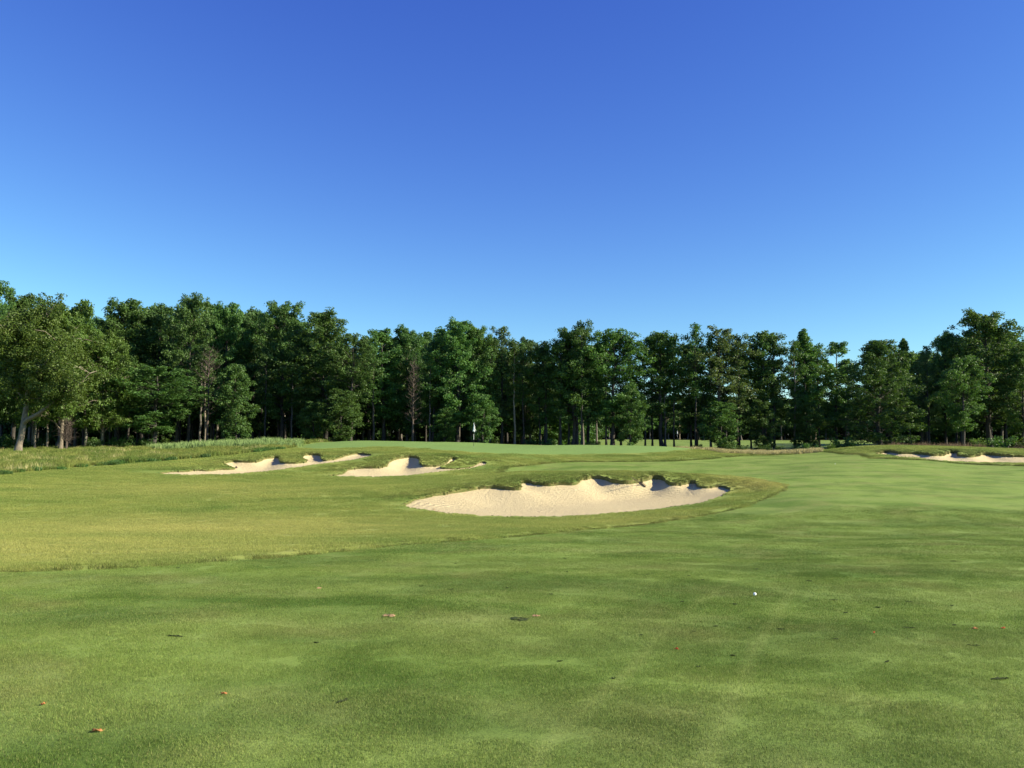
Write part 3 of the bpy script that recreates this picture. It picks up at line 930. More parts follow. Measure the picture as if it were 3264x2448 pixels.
x, y = in_poly(TALL_L, .55, 31)
r_ = np.random.default_rng(31)
lump = np.sin(x * .8 + 2 * np.sin(y * .5)) * np.sin(y * .9 + x * .3)
scatter("meadow_grass", blades("meadow_blades", 260, .42, .25, .62, .012, .022, .6, M['b_tall'], 31, seg=2, droop=.15), x, y, (.75 + .35 * lump) * r_.uniform(.8, 1.2, len(x)),
        "unmown meadow grass sloping up to the trees", "grass", seed=31)
m = (sdf(x, y, TALL_L)[0] > -1.2) & (r_.uniform(0, 1, len(x)) < .8)
P = resample(TALL_L[1:8], .35, False); P = P[r_.uniform(0, 1, len(P)) < .30 + .5 * (np.sin(P[:, 0] * .9) > 0)]; P = P + r_.normal(0, .22, P.shape)
scatter("weed_fringe", blades("weed_blades", 200, .38, .15, .42, .02, .05, 1.0, M['leaf'], 32, seg=2, droop=.2), P[:, 0], P[:, 1], r_.uniform(.5, 1.15, len(P)),
        "dark weeds along the meadow's mown edge", "weeds", seed=32)
m = (r_.uniform(0, 1, len(x)) < np.clip(.06 + .10 * np.sin(x * .5 + 1 + np.sin(y)) * np.sin(y * .35), 0, 1))
scatter("straw_grass", blades("straw_blades", 36, .5, .35, .7, .008, .015, .5, M['gold'], 33, seg=2, droop=.05), x[m], y[m], r_.uniform(.7, 1.1, m.sum()),
        "pale straw coloured grass among the meadow green", "grass", seed=33)
x, y = in_poly(GOLD_R, .55, 34)
scatter("golden_grass", blades("golden_blades", 150, .36, .18, .48, .010, .02, .6, M['gold'], 34, seg=2, droop=.1), x, y, r_.uniform(.7, 1.15, len(x)),
        "golden dry grass in the dip beside the green", "grass", seed=34)
# reeds behind the slope
rp = []
for i in range(420):
    sx = r_.uniform(480, 965); Y = r_.uniform(79, 90)
    sxm = (sx - CX) / F_SRC
    rp.append((sxm * Y, Y))
rp = np.array(rp)
scatter("reeds", blades("reed_leaves", 60, .5, .6, 1.12, .026, .045, .35, M['reed'], 35, seg=2, droop=.06), rp[:, 0], rp[:, 1],
        r_.uniform(.75, 1.1, len(rp)) * (.66 + .34 * sstep(-38, -30, rp[:, 0])) * (1 - .45 * sstep(-26, -20, rp[:, 0])), "bluish green reeds standing between the slope and the wood", "reeds", seed=35, tilt=False)
xr = r_.uniform(28, 60, 240); yr = 79.5 + r_.uniform(0, 5, 240)
scatter("brown_seed_grass", blades("seed_blades", 70, .4, .2, .55, .008, .014, .5, M['gold_dark'], 36, seg=2), xr, yr, r_.uniform(.6, 1.1, 240) * np.where((xr > 36) & (xr < 45) | (xr > 50), 1.25, .5),
        "reddish brown seed grass behind the bunker mound", "grass", seed=36)


# ------------------------------------------------------------------ trees
def tube(pts, rads, k=6):
    pts = np.array(pts, float); n = len(pts)
    T = np.gradient(pts, axis=0); T /= np.linalg.norm(T, axis=1)[:, None] + 1e-9
    up = np.array([.31, .95, .05])
    A = np.cross(T, up); A /= np.linalg.norm(A, axis=1)[:, None] + 1e-9
    B = np.cross(T, A)
    an = np.arange(k) / k * 2 * np.pi
    V = pts[:, None] + (A[:, None] * np.cos(an)[None, :, None] + B[:, None] * np.sin(an)[None, :, None]) * np.array(rads)[:, None, None]
    V = V.reshape(-1, 3)
    i = np.arange(n - 1)[:, None] * k; j = np.arange(k)[None]
    a = i + j; b_ = i + (j + 1) % k
    Fq = np.stack([a, b_, b_ + k, a + k], -1).reshape(-1, 4)
    return V, Fq


class Acc:
    def __init__(s): s.V = []; s.F = []; s.n = 0

    def add(s, V, F):
        s.V.append(V); s.F.append(F + s.n); s.n += len(V)

    def mesh(s, name, mat, smooth=True):
        return mesh_from(name, np.concatenate(s.V), np.concatenate(s.F), mats=[mat], smooth=smooth)


def leaf_cloud(r, centers, radii, per, size, flat=.78, up=.45):
    """leaf-sized faces gathered in puffs round the twig ends"""
    n = len(centers)
    cnt = np.maximum(6, (per * (radii / radii.mean()) ** 2).astype(int))
    ci = np.repeat(np.arange(n), cnt); m = len(ci)
    d = r.normal(0, 1, (m, 3)); d /= np.linalg.norm(d, axis=1)[:, None]
    rr = r.uniform(0, 1, m) ** .42
    off = d * (rr * radii[ci])[:, None]; off[:, 2] *= flat
    off[:, 2] -= .25 * radii[ci] * rr ** 2 * flat
    c = centers[ci] + off
    nrm = r.normal(0, 1, (m, 3)) * .75 + d * .6 + np.array([0, 0, up]); nrm /= np.linalg.norm(nrm, axis=1)[:, None]
    t = np.cross(nrm, r.normal(0, 1, (m, 3))); t /= np.linalg.norm(t, axis=1)[:, None] + 1e-9
    b_ = np.cross(nrm, t)
    s = (size * r.uniform(.6, 1.3, m))[:, None]
    V = np.stack([c - t * s * .62, c - b_ * s * .36 + nrm * s * .08, c + t * s * .62 - nrm * s * .12, c + b_ * s * .36 + nrm * s * .08], 1).reshape(-1, 3)
    return V, np.arange(4 * m).reshape(-1, 4)


def make_tree(seed, H=16., R_=3.2, base=.2, prof='oval', nb=60, per=46, size=.185, leafm='leaf', barkm='bark_dark', r0=.2, puff=.55, gap=0.0, lean=0., leaders=2, sub=7, name=''):
    """returns trunk mesh and crown mesh for a tree of height H and crown radius R_"""
    r = np.random.default_rng(seed)
    tr = Acc(); C = []; Q = []
    zz = np.linspace(0, 1, 12)
    wx = np.cumsum(r.normal(0, .05, 12)); wy = np.cumsum(r.normal(0, .05, 12))
    ax = np.stack([wx * 1.2 + lean * zz * H, wy * 1.2, zz * H * .95], 1); ax[0, :2] = 0
    rad = r0 * (1 - zz) ** .8 + .02; rad[0] *= 1.45
    V, Fq = tube(ax, rad, 7); tr.add(V, Fq)
    P = {'oval': lambda t: (np.sin(np.pi * np.clip(t * .76 + .16, 0, 1)) ** .85),
         'spire': lambda t: (1 - t) ** .5 * .9 + .12 * np.sin(t * 19),
         'wide': lambda t: (np.sin(np.pi * np.clip(t * .69 + .24, 0, 1)) ** .75),
         'full': lambda t: (1 - t ** 3.2) * .85 + .15,
         'high': lambda t: (np.sin(np.pi * np.clip(t * .74 + .12, 0, 1)) ** .95)}[prof]
    gaps = r.uniform(0, 6.283, 5); gz_ = r.uniform(.1, .95, 5)
    for i in range(nb):
        t = (i + r.uniform(0, 1)) / nb
        az = i * 2.399 + r.normal(0, .35)
        if gap and any(abs((az - g + 3.14159) % 6.283 - 3.14159) < .8 and abs(t - q) < .11 * gap for g, q in zip(gaps, gz_)): continue
        z0 = (base + (1 - base) * t ** .95 * .93) * H
        L = R_ * P(t) * r.uniform(.62, 1.15)
        rise = L * (r.uniform(.15, .5) + .8 * t * t)
        o = np.array([np.interp(z0, ax[:, 2], ax[:, 0]), np.interp(z0, ax[:, 2], ax[:, 1]), z0 - rise * .35])
        tip = o + np.array([math.cos(az) * L, math.sin(az) * L, rise])
        mid = (o + tip) / 2 + np.array([0, 0, .12 * L]) + r.normal(0, .06 * L, 3)
        rb = max(.018, r0 * .36 * (1 - t * .75))
        V, Fq = tube([o, (o + mid) / 2 + r.normal(0, .03 * L, 3), mid, (mid + tip) / 2 + r.normal(0, .03 * L, 3), tip], [rb, rb * .8, rb * .6, rb * .38, .012], 4); tr.add(V, Fq)
        C.append(tip); Q.append(r.uniform(.75, 1.2))
        for j in range(sub):
            u = r.uniform(.35, .98)
            p = (1 - u) ** 2 * o + 2 * u * (1 - u) * mid + u * u * tip
            off = r.normal(0, 1, 3) * np.array([.30, .30, .20]) * (.35 + L * .33)
            e_ = p + off
            C.append(e_); Q.append(r.uniform(.55, 1.1))
            V, Fq = tube([p, (p + e_) / 2 + r.normal(0, .04, 3), e_], [.022, .014, .008], 3); tr.add(V, Fq)
    for k in range(5 + 2 * leaders):
        a = r.uniform(0, 6.283); q = r.uniform(0, .32) * R_ * P(.95)
        C.append(ax[-1] + np.array([math.cos(a) * q, math.sin(a) * q, r.uniform(-.9, .45)])); Q.append(r.uniform(.45, .8))
    C = np.array(C); Q = np.array(Q) * puff
    C[:, 2] = np.maximum(C[:, 2], .8)
    V, Fq = leaf_cloud(r, C, Q, per, size)
    crown = mesh_from("crown_" + name, V, Fq, mats=[M[leafm]])
    return tr.mesh("trunk_" + name, M[barkm]), crown, H, R_


PROTO = dict(
    broadA=make_tree(101, 16, 3.4, .17, 'oval', nb=66, r0=.21, name='broad'),
    broadB=make_tree(102, 16, 3.4, .20, 'wide', nb=66, r0=.22, leaders=2, name='broad'),
    broadC=make_tree(103, 16, 3.4, .14, 'oval', nb=66, r0=.20, leafm='leaf_dark', leaders=3, name='broad'),
    broadD=make_tree(110, 16, 3.4, .22, 'high', nb=66, r0=.20, leafm='leaf', gap=.6, name='broad'),
    slimA=make_tree(104, 16, 2.3, .22, 'oval', nb=52, per=42, r0=.17, puff=.5, gap=.6, name='slim'),
    slimB=make_tree(105, 16, 2.3, .18, 'spire', nb=54, per=42, r0=.16, puff=.48, gap=.4, name='slim'),
    airyA=make_tree(106, 16, 3.2, .24, 'oval', nb=50, per=34, r0=.19, puff=.5, gap=.8, leafm='leaf_grey', name='airy'),
    airyB=make_tree(107, 16, 3.0, .26, 'wide', nb=50, per=34, r0=.19, puff=.5, gap=.8, leafm='leaf', name='airy'),
    darkA=make_tree(108, 16, 4.2, .06, 'full', nb=80, per=46, r0=.24, leafm='leaf_dark', puff=.6, name='dense'),
    young=make_tree(109, 9, 2.0, .06, 'oval', nb=46, per=40, r0=.1, puff=.42, size=.16, sub=5, name='young'),
    oakA=make_tree(111, 13, 5.2, .20, 'wide', nb=70, per=50, r0=.26, leafm='leaf_olive', barkm='bark', puff=.58, gap=.3, name='oak', sub=9),
    oakB=make_tree(112, 13, 4.6, .16, 'wide', nb=66, per=50, r0=.17, leafm='leaf_olive', barkm='bark', puff=.56, name='oak', sub=8),
    backA=make_tree(113, 16, 3.0, .34, 'oval', nb=34, per=42, r0=.18, leafm='leaf', puff=.68, size=.27, name='wood', sub=4),
    backB=make_tree(114, 16, 3.2, .22, 'high', nb=34, per=42, r0=.17, leafm='leaf', puff=.70, size=.27, name='wood', sub=4),
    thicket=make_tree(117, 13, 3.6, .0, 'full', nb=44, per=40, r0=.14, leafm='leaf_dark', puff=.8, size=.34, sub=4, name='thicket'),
    farA=make_tree(115, 12, 3.0, .20, 'oval', nb=30, per=36, r0=.16, leafm='leaf', barkm='bark', puff=.75, size=.32, name='far', sub=4),
    farB=make_tree(116, 12, 3.0, .28, 'wide', nb=28, per=36, r0=.15, leafm='leaf', barkm='bark', puff=.75, size=.32, name='far', sub=4),
)


def put_tree(name, proto, x, y, top_z, rad, label, group, rz=None, cat="tree", bark=None):
    tm, cm, H, R_ = PROTO[proto]
    z = float(H0(x, y)) - .08
    o = link(name, None, loc=(x, y, z))
    o.rotation_euler = (0, 0, random.uniform(0, 6.28) if rz is None else rz)
    sz = (top_z - z) / (H * 1.02); sr = rad / (R_ * 1.02)
    o.scale = (sr, sr, sz)
    tag(o, label, cat, group)
    t = link("trunk", tm, o); c = link("crown", cm, o)
    if bark:
        t.material_slots[0].link = 'OBJECT'; t.material_slots[0].material = M[bark]
    return o


GF = "trees along the front edge of the wood"
# (x px, top px, depth, half width px, kind, label)
FRONT = [
    (-20, 872, 92, 62, 'broadB', "tall tree cut by the left edge, its tip the highest leaves there"),
    (62, 915, 96, 78, 'broadA', "tall green tree rising behind the big olive oak with the pale trunk"),
    (282, 950, 99, 50, 'slimB', "narrow spire topped tree rising between the olive oaks and the tall dark trees"),
    (392, 936, 100, 88, 'broadA', "tall round headed tree just behind the second oak, first of the high skyline group"),
    (505, 950, 102, 72, 'broadC', "dark tree between the round headed tree and the skyline's highest crown on the left"),
    (612, 922, 98, 66, 'broadB', "tallest tree of the left skyline, above the brown dead tree"),
    (722, 948, 101, 64, 'broadA', "tall tree just right of the left skyline's highest crown"),
    (812, 972, 103, 62, 'broadC', "dark tree in the dip between the two high crowns left of centre"),
    (900, 948, 99, 74, 'broadB', "high crowned tree above the young tree and the reeds' right end"),
    (1038, 972, 97, 92, 'broadA', "broad tall tree at the shoulder where the skyline steps down left of centre"),
    (1122, 1055, 94, 62, 'broadD', "lower sunlit tree filling the step of the skyline left of centre"),
    (496, 1160, 88, 105, 'broadD', "front tree with drooping lower limbs and mottled trunk at the reeds' left end"),
    (1228, 1028, 100, 60, 'slimA', "first tree right of the skyline's step, with forked top"),
    (1300, 1022, 102, 56, 'broadC', "dark green tree behind the grey dead tree"),
    (1380, 1040, 99, 48, 'slimB', "slim tree immediately left of the centre's highest crown"),
    (1458, 1002, 97, 74, 'broadA', "highest tree of the centre, left of the flagstick"),
    (1528, 1024, 98, 52, 'broadB', "leafy tree directly above the flagstick"),
    (1598, 1018, 100, 52, 'airyA', "greyish thin leaved tree with bare twigs, right above the flag"),
    (1672, 1060, 103, 46, 'broadC', "very dark low topped tree right of the greyish twiggy tree"),
    (1738, 1086, 99, 42, 'slimA', "shortest slim tree in the middle of the skyline's low dip"),
    (1824, 1032, 97, 72, 'broadB', "round topped tree with straight dark trunks just right of the low dip"),
    (1950, 1042, 96, 88, 'broadD', "twin topped tree whose lower boughs hang bright over the green"),
    (2108, 1040, 98, 84, 'airyB', "dark open tree with a flat top, sky showing at its right"),
    (2200, 1075, 101, 40, 'slimA', "thin tree with sky gaps beside the flat topped tree"),
    (2290, 1022, 96, 92, 'airyA', "tall greyish green tree with sky showing through both its sides"),
    (2428, 1038, 98, 68, 'airyB', "open crowned tree above the golden dry grass"),
    (2560, 1022, 97, 54, 'slimB', "pointed spire tree standing highest above the dip to the right of the green"),
    (2656, 1068, 99, 50, 'slimA', "thin open tree just right of the pointed spire tree"),
    (2798, 1060, 93, 100, 'darkA', "broad dark maple with foliage to the ground at the mound's left end"),
    (2892, 1056, 98, 42, 'slimB', "narrow pale tipped tree leaning out above the dark maple"),
    (2952, 1100, 99, 42, 'airyA', "small headed greyish tree between the dark maple and the tall right hand group"),
    (3004, 1040, 100, 50, 'broadC', "dark round topped tree left of the tallest tree on the right"),
    (3145, 978, 97, 100, 'broadB', "tallest and widest tree on the right, spreading top against the sky"),
    (3062, 1125, 88, 64, 'broadD', "lower sunlit tree in front of the tallest right hand tree"),
    (3250, 1090, 93, 58, 'broadA', "sunny tree cut by the right edge of the view"),
    (752, 1148, 90, 60, 'young', "young bright tree with foliage to the ground beside the brown dead tree"),
    (2010, 1215, 94, 50, 'young', "young bushy maple hanging bright leaves under the twin topped tree"),
    (2300, 1270, 93, 62, 'young', "small round tree in the middle of the gap above the golden grass"),
    (2430, 1265, 94, 50, 'young', "small bushy tree right above the golden dry grass"),
    (2570, 1275, 95, 56, 'young', "small leafy tree low beneath the pointed spire tree"),
    (1090, 1230, 92, 62, 'young', "small lit tree low at the green's left shoulder"),
    (1000, 1270, 93, 45, 'young', "small dark lit tree low behind the reeds' right end"),
    (1540, 1250, 94, 46, 'young', "small leafy tree low to the right of the flag"),
    (1420, 1290, 95, 42, 'young', "small leafy tree low to the left of the flag"),
]
for (sx, sy, Y, hw, kind, lab) in FRONT:
    p = at_depth(sx, sy, Y)
    nm = {'young': 'young_tree', 'slimA': 'slim_tree', 'slimB': 'slim_tree', 'darkA': 'maple_tree'}.get(kind, 'broadleaf_tree')
    wide = 1.08 if kind == 'young' else 1.30 if sx < 2060 or sx > 2700 else 1.22
    put_tree(nm, kind, p[0], p[1], p[2] - .25, wide * hw * Y / F_SRC, lab, GF)

GO = "olive green oaks at the meadow"
for (sx, sy, Y, hw, kind, lab) in [
    (208, 962, 84, 150, 'oakB', "olive oak with a stout pale trunk, second from the left edge"),
    (335, 1060, 87, 112, 'oakB', "lower olive oak spreading right over a grey trunk before the tall dark trees"),
    (118, 1000, 88, 95, 'oakA', "thin trunked olive oak half hidden behind the two bigger oaks"),
    (-90, 1010, 82, 120, 'oakA', "olive oak mostly cut by the left edge"),
]:
    p = at_depth(sx, sy, Y)
    put_tree("oak_tree", kind, p[0], p[1], p[2], hw * Y / F_SRC, lab, GO, bark='bark_pale' if sx > 0 else None)


def big_oak():
    """the leaning oak with the forked pale trunk at the left"""
    Y = 77.
    def W(sx, sy, dy=0):
        q = at_depth(sx, sy, Y + dy); return np.array(q)
    b0 = W(58, 1448); zb = float(H0(b0[0], b0[1])) - .1
    O = np.array([b0[0], b0[1], zb])
    r = np.random.default_rng(900)
    tr = Acc(); C = []; Q = []
    limbs = [
        ([(54, 1452, 0), (62, 1415, 0), (70, 1375, 0), (76, 1343, 0), (82, 1300, .2), (88, 1230, .4), (91, 1150, .3), (91, 1061, .2), (98, 1010, 0)], .305, .07),
        ([(74, 1350, 0), (90, 1337, -.4), (112, 1325, -.8), (143, 1303, -1.2), (185, 1270, -1.8), (240, 1235, -2.2), (285, 1190, -2.4)], .21, .04),
        ([(84, 1285, 0), (60, 1250, .8), (25, 1215, 1.8), (-20, 1180, 2.6)], .12, .03),
        ([(86, 1255, .3), (110, 1200, -1.), (150, 1150, -2.), (185, 1090, -2.6)], .15, .03),
        ([(90, 1180, .3), (70, 1120, -1), (40, 1060, -1.8), (20, 1010, -2)], .12, .03),
        ([(91, 1120, .3), (115, 1060, -.4), (150, 1010, -.8), (165, 985, -1)], .12, .03),
        ([(88, 1230, .3), (60, 1180, 2), (20, 1120, 3.2), (-10, 1070, 4)], .12, .03),
        ([(86, 1270, .3), (130, 1220, 2), (180, 1150, 3.2), (215, 1080, 4)], .12, .03),
    ]
    for pts, ra, rb in limbs:
        Pp = np.array([W(*q) for q in pts]) - O
        Pp = np.array([*resample(Pp, .5, False), Pp[-1]])
        n = len(Pp); t = np.linspace(0, 1, n)
        rd = ra * (1 - t) + rb * t
        if ra > .3: rd[:2] *= 1.25; rd *= (1 - .25 * t)
        V, Fq = tube(Pp + r.normal(0, .02, Pp.shape), rd, 9); tr.add(V, Fq)
        nb = int(n * 1.6)
        for i in range(nb):
            u = r.uniform(.30 if ra < .3 else .42, 1.)
            k = min(n - 1, int(u * n)); p = Pp[k]
            L = r.uniform(1.0, 2.9)
            a = r.uniform(0, 6.283)
            tip = p + np.array([math.cos(a) * L, math.sin(a) * L, r.uniform(-.5, 1.3)])
            mid = (p + tip) / 2 + np.array([0, 0, .25]) + r.normal(0, .12, 3)
            V, Fq = tube([p, mid, tip], [.05, .03, .01], 4); tr.add(V, Fq)
            C.append(tip); Q.append(r.uniform(.6, 1.))
            for j in range(5):
                v = r.uniform(.4, 1)
                q_ = p * (1 - v) + tip * v + r.normal(0, .5, 3)
                C.append(q_); Q.append(r.uniform(.45, .9))
    C = np.array(C); Q = np.array(Q) * .8
    V, Fq = leaf_cloud(r, C, Q, 60, .17)
    o = link("oak_tree", None, loc=tuple(O))
    tag(o, "big olive oak with leaning pale trunk forking low, first tree from the left edge", "tree", GO)
    link("trunk", tr.mesh("trunk_leaning_oak", M['bark_pale']), o)
    link("crown", mesh_from("crown_leaning_oak", V, Fq, mats=[M['leaf_olive']]), o)


big_oak()


def dead_tree(sx, sy, Y, hw, lab, seed, z0f=.35):
    p = at_depth(sx, sy, Y); x, y = p[0], p[1]; z = float(H0(x, y)) - .1; H = p[2] - z; Rr = hw * Y / F_SRC
    r = np.random.default_rng(seed); tr = Acc(); tw = Acc()
    ax = np.stack([np.cumsum(r.normal(0, .04, 9)), np.cumsum(r.normal(0, .04, 9)), np.linspace(0, H, 9)], 1)
    V, Fq = tube(ax, np.linspace(.16, .015, 9), 6); tr.add(V, Fq)
    for i in range(46):
        t = z0f + (1 - z0f) * i / 46 * .98; zz = t * H
        o_ = np.array([np.interp(zz, ax[:, 2], ax[:, 0]), np.interp(zz, ax[:, 2], ax[:, 1]), zz])
        az = i * 2.4; L = Rr * (1.15 - t * .6) * r.uniform(.5, 1.1)
        tip = o_ + np.array([math.cos(az) * L, math.sin(az) * L, L * r.uniform(.35, 1.0)])
        mid = (o_ + tip) / 2 + r.normal(0, .08 * L, 3)
        V, Fq = tube([o_, mid, tip], [.045, .028, .01], 4); tr.add(V, Fq)
        for j in range(8):
            u = r.uniform(.25, 1); q = o_ * (1 - u) + tip * u + (mid - (o_ + tip) / 2) * 4 * u * (1 - u) * .5
            e_ = q + r.normal(0, 1, 3) * np.array([.35, .35, .3]) + np.array([0, 0, .3])
            V, Fq = tube([q, (q + e_) / 2 + r.normal(0, .05, 3), e_], [.012, .008, .004], 3); tw.add(V, Fq)
    o = link("dead_tree", None, loc=(x, y, z)); tag(o, lab, "dead tree", "bare dead trees at the wood's edge")
    link("trunk", tr.mesh("trunk_dead", M['dead']), o); link("twigs", tw.mesh("twigs_dead", M['dead']), o)


dead_tree(668, 1118, 91, 52, "brown leafless tree between the drooping front tree and the young tree", 51)
dead_tree(1318, 1150, 95, 34, "tall bare grey tree standing before the dark wood left of the flag", 52, .25)
dead_tree(214, 1345, 82, 24, "small tangle of bare branches on a short trunk among the olive oaks", 53, .3)

# the depth of the wood behind the front row
GB = "trees standing inside the wood"
rb_ = random.Random(5)
nback = 0
for row, Y in enumerate((106, 112, 119, 127, 136, 146, 155, 165)):
    s = -.66
    while s < .66:
        thin = .065 < s < .405
        step = (4.9 if row < 4 else 4.3) / Y * rb_.uniform(.75, 1.25)
        s += step
        if thin and (row > 0 or rb_.random() < .3): continue
        if row == 7 and s > .065: continue
        y = Y + rb_.uniform(-2.4, 2.4); x = s * y
        sx = CX + s * F_SRC
        top = np.interp(sx, [0, 300, 620, 1000, 1120, 1200, 1460, 1700, 1900, 2300, 2700, 2900, 3150, 3264], [960, 985, 960, 1000, 1085, 1065, 1040, 1110, 1085, 1090, 1110, 1110, 1035, 1080]) + rb_.uniform(0, 55)
        tz = at_depth(sx, top, y)[2]
        deep = row >= 4
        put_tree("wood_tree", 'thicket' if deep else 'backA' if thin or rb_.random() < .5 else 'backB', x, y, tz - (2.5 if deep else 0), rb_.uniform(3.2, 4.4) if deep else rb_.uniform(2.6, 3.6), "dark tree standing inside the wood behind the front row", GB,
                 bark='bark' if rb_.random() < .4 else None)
        nback += 1
GFAR = "trees beyond the far fairway"
for row, Y in enumerate((214, 222, 230, 238)):
    s = -.02
    while s < .47:
        s += (rb_.uniform(3.8, 6.0) if row < 2 else rb_.uniform(3.4, 4.4)) / Y
        y = Y + rb_.uniform(-3, 3)
        tz = CAM_Z + at_depth(CX + s * F_SRC, 1283 + rb_.uniform(-25, 30), y)[2] - CAM_Z
        put_tree("far_tree", 'thicket' if row >= 2 else 'farA' if rb_.random() < .5 else 'farB', s * y, y, tz, rb_.uniform(2.6, 3.8) if row < 2 else 4.6, "distant tree beyond the far fairway, seen between the trunks", GFAR, bark='bark_pale' if rb_.random() < .35 else None)
        nback += 1
print("back trees", nback)

# thin bare lower trunks of the wood's edge, visible under the crowns
GP = "slender trunks at the wood's edge"
PROTO['pole'] = make_tree(120, 14, 1.5, .45, 'high', nb=20, per=34, r0=.12, leafm='leaf_dark', barkm='bark_dark', puff=.55, sub=3, name='slender')
MARKS = [(0, "the leaning olive oak"), (290, "the second olive oak"), (668, "the brown dead tree"), (1318, "the bare grey dead tree"), (1510, "the flagstick"), (1890, "the thickest dark trunk"), (2158, "the far green's flag"), (2480, "the golden grass's end")]
WORDS = ["first", "second", "third", "fourth", "fifth", "sixth", "seventh", "eighth", "ninth", "tenth", "eleventh"]
_pc = {}


def pole_label(sx, bk):
    mk = [m_ for m_ in MARKS if m_[0] <= sx][-1][1]
    k_ = _pc.get(mk, 0); _pc[mk] = k_ + 1
    tone = {'bark_pale': 'pale', 'bark': 'grey', None: 'dark'}[bk]
    return f"slender {tone} bare trunk, {WORDS[k_]} one to the right of {mk}"


for (sx, Y, hgt, bk) in [(116, 83, 9, 'bark_pale'), (154, 85, 9, 'bark_pale'), (275, 86, 10, 'bark'), (412, 95, 11, None), (452, 94, 10, None), (640, 95, 12, 'bark'), (655, 93, 12, 'bark_pale'), (845, 96, 12, None),
                     (930, 97, 12, 'bark'), (1190, 96, 12, None), (1370, 97, 12, 'bark'), (1562, 98, 13, 'bark_pale'), (1640, 98, 13, 'bark_pale'), (1668, 99, 13, None), (1720, 99, 13, None), (1741, 98, 13, None),
                     (1786, 97, 13, None), (1812, 98, 14, None), (1839, 97, 13, None), (1854, 95, 15, None), (1932, 96, 14, None), (1978, 97, 14, None), (2008, 97, 13, None), (2055, 98, 13, None), (2078, 99, 14, None),
                     (2120, 98, 14, 'bark'), (2148, 97, 14, None), (2217, 96, 15, None), (2265, 97, 14, 'bark'), (2310, 98, 13, None), (2355, 96, 14, None), (2393, 98, 13, None), (2434, 97, 14, None), (2466, 97, 14, None),
                     (2533, 96, 13, 'bark'), (2575, 99, 13, None), (2610, 98, 13, None)]:
    x = (sx - CX) / F_SRC * Y
    tz = float(H0(x, Y)) + hgt
    put_tree("slender_tree", 'pole', x, Y, tz, random.uniform(1.1, 1.8), pole_label(sx, bk), GP, bark=bk)

# shrubs at the wood's foot
def make_shrub(seed, mat):
    r = np.random.default_rng(seed); st = Acc(); C = []; Q = []
    for i in range(13):
        a = r.uniform(0, 6.283); L = r.uniform(.4, 1.0)
        tip = np.array([math.cos(a) * L * .8, math.sin(a) * L * .8, r.uniform(.5, 1.05)])
        V, Fq = tube([np.zeros(3), tip * .5 + np.array([0, 0, .15]), tip], [.02, .014, .006], 4); st.add(V, Fq)
        C += [tip, tip * .7 + r.normal(0, .1, 3), tip * .45 + r.normal(0, .12, 3)]; Q += [.30, .28, .28]
    V, Fq = leaf_cloud(r, np.array(C), np.array(Q), 26, .11)
    V[:, 2] = np.maximum(V[:, 2], 0.0)
    return st.mesh("stems_shrub", M['bark_dark']), mesh_from("foliage_shrub", V, Fq, mats=[M[mat]])


SH = [make_shrub(61, 'leaf'), make_shrub(62, 'leaf_olive'), make_shrub(63, 'leaf_dark')]
SHRUBS = [(2160, 95, .55, 2, "low dark shrub under the thin tree with sky gaps"), (2225, 94, .7, 0, "small shrub just behind the green's right end"),
          (2330, 92, 1.0, 0, "leafy shrub behind the left part of the golden grass"), (2365, 92, .8, 2, "dark shrub behind the middle of the golden grass"), (2440, 92, .9, 0, "shrub behind the right part of the golden grass"),
          (2490, 91, .7, 1, "olive shrub at the golden grass's right end"), (2545, 90, .8, 0, "bright shrub beneath the pointed spire tree"), (2580, 89, .9, 0, "bright bush where the mound begins to rise"), (2640, 88, .8, 1, "olive bush half hidden by the mound's left slope"),
          (2690, 90, 1.3, 0, "bush standing against the broad dark maple"), (1560, 96, .8, 1, "yellowish shrub on the green's back edge right of the flag"), (1690, 97, .9, 2, "dark shrub left of the straight dark trunks"), (1745, 97, 1.0, 0, "shrub among the straight dark trunks"),
          (1890, 97, .8, 0, "shrub right of the thickest dark trunk"), (3120, 84, 1.0, 1, "olive bush behind the right bunker's mound"), (3190, 84, 1.2, 0, "green bush behind the mound near the right edge"), (3250, 84, 1.1, 1, "bush behind the mound cut by the right edge"),
          (300, 86, 1.2, 0, "green bush beside the second oak's trunk"), (380, 88, 1.2, 0, "green bush in the meadow below the drooping front tree"), (430, 88, 1.1, 0, "green bush left of the mottled trunk"), (478, 88, 1.1, 2, "dark bush at the foot of the mottled trunk"),
          (20, 86, 1.6, 0, "large green bush behind the leaning oak's trunk"), (110, 88, 1.3, 2, "dark bush between the leaning oak and the second oak"), (540, 90, 1.0, 1, "olive bush at the reeds' left end")]
for (sx, Y, sc, k, lab) in SHRUBS:
    x = (sx - CX) / F_SRC * Y
    o = link("shrub", None, loc=(x, Y, float(H0(x, Y)) - .05)); o.scale = (sc * 1.2, sc * 1.2, sc); o.rotation_euler = (0, 0, random.uniform(0, 6))
    tag(o, lab, "shrub", "shrubs at the foot of the wood")
    link("stems", SH[k][0], o); link("foliage", SH[k][1], o)


# ------------------------------------------------------------------ flagsticks
def prism(r, z0, z1, k=12):
    return tube([(0, 0, z0), (0, 0, z1)], [r, r], k)


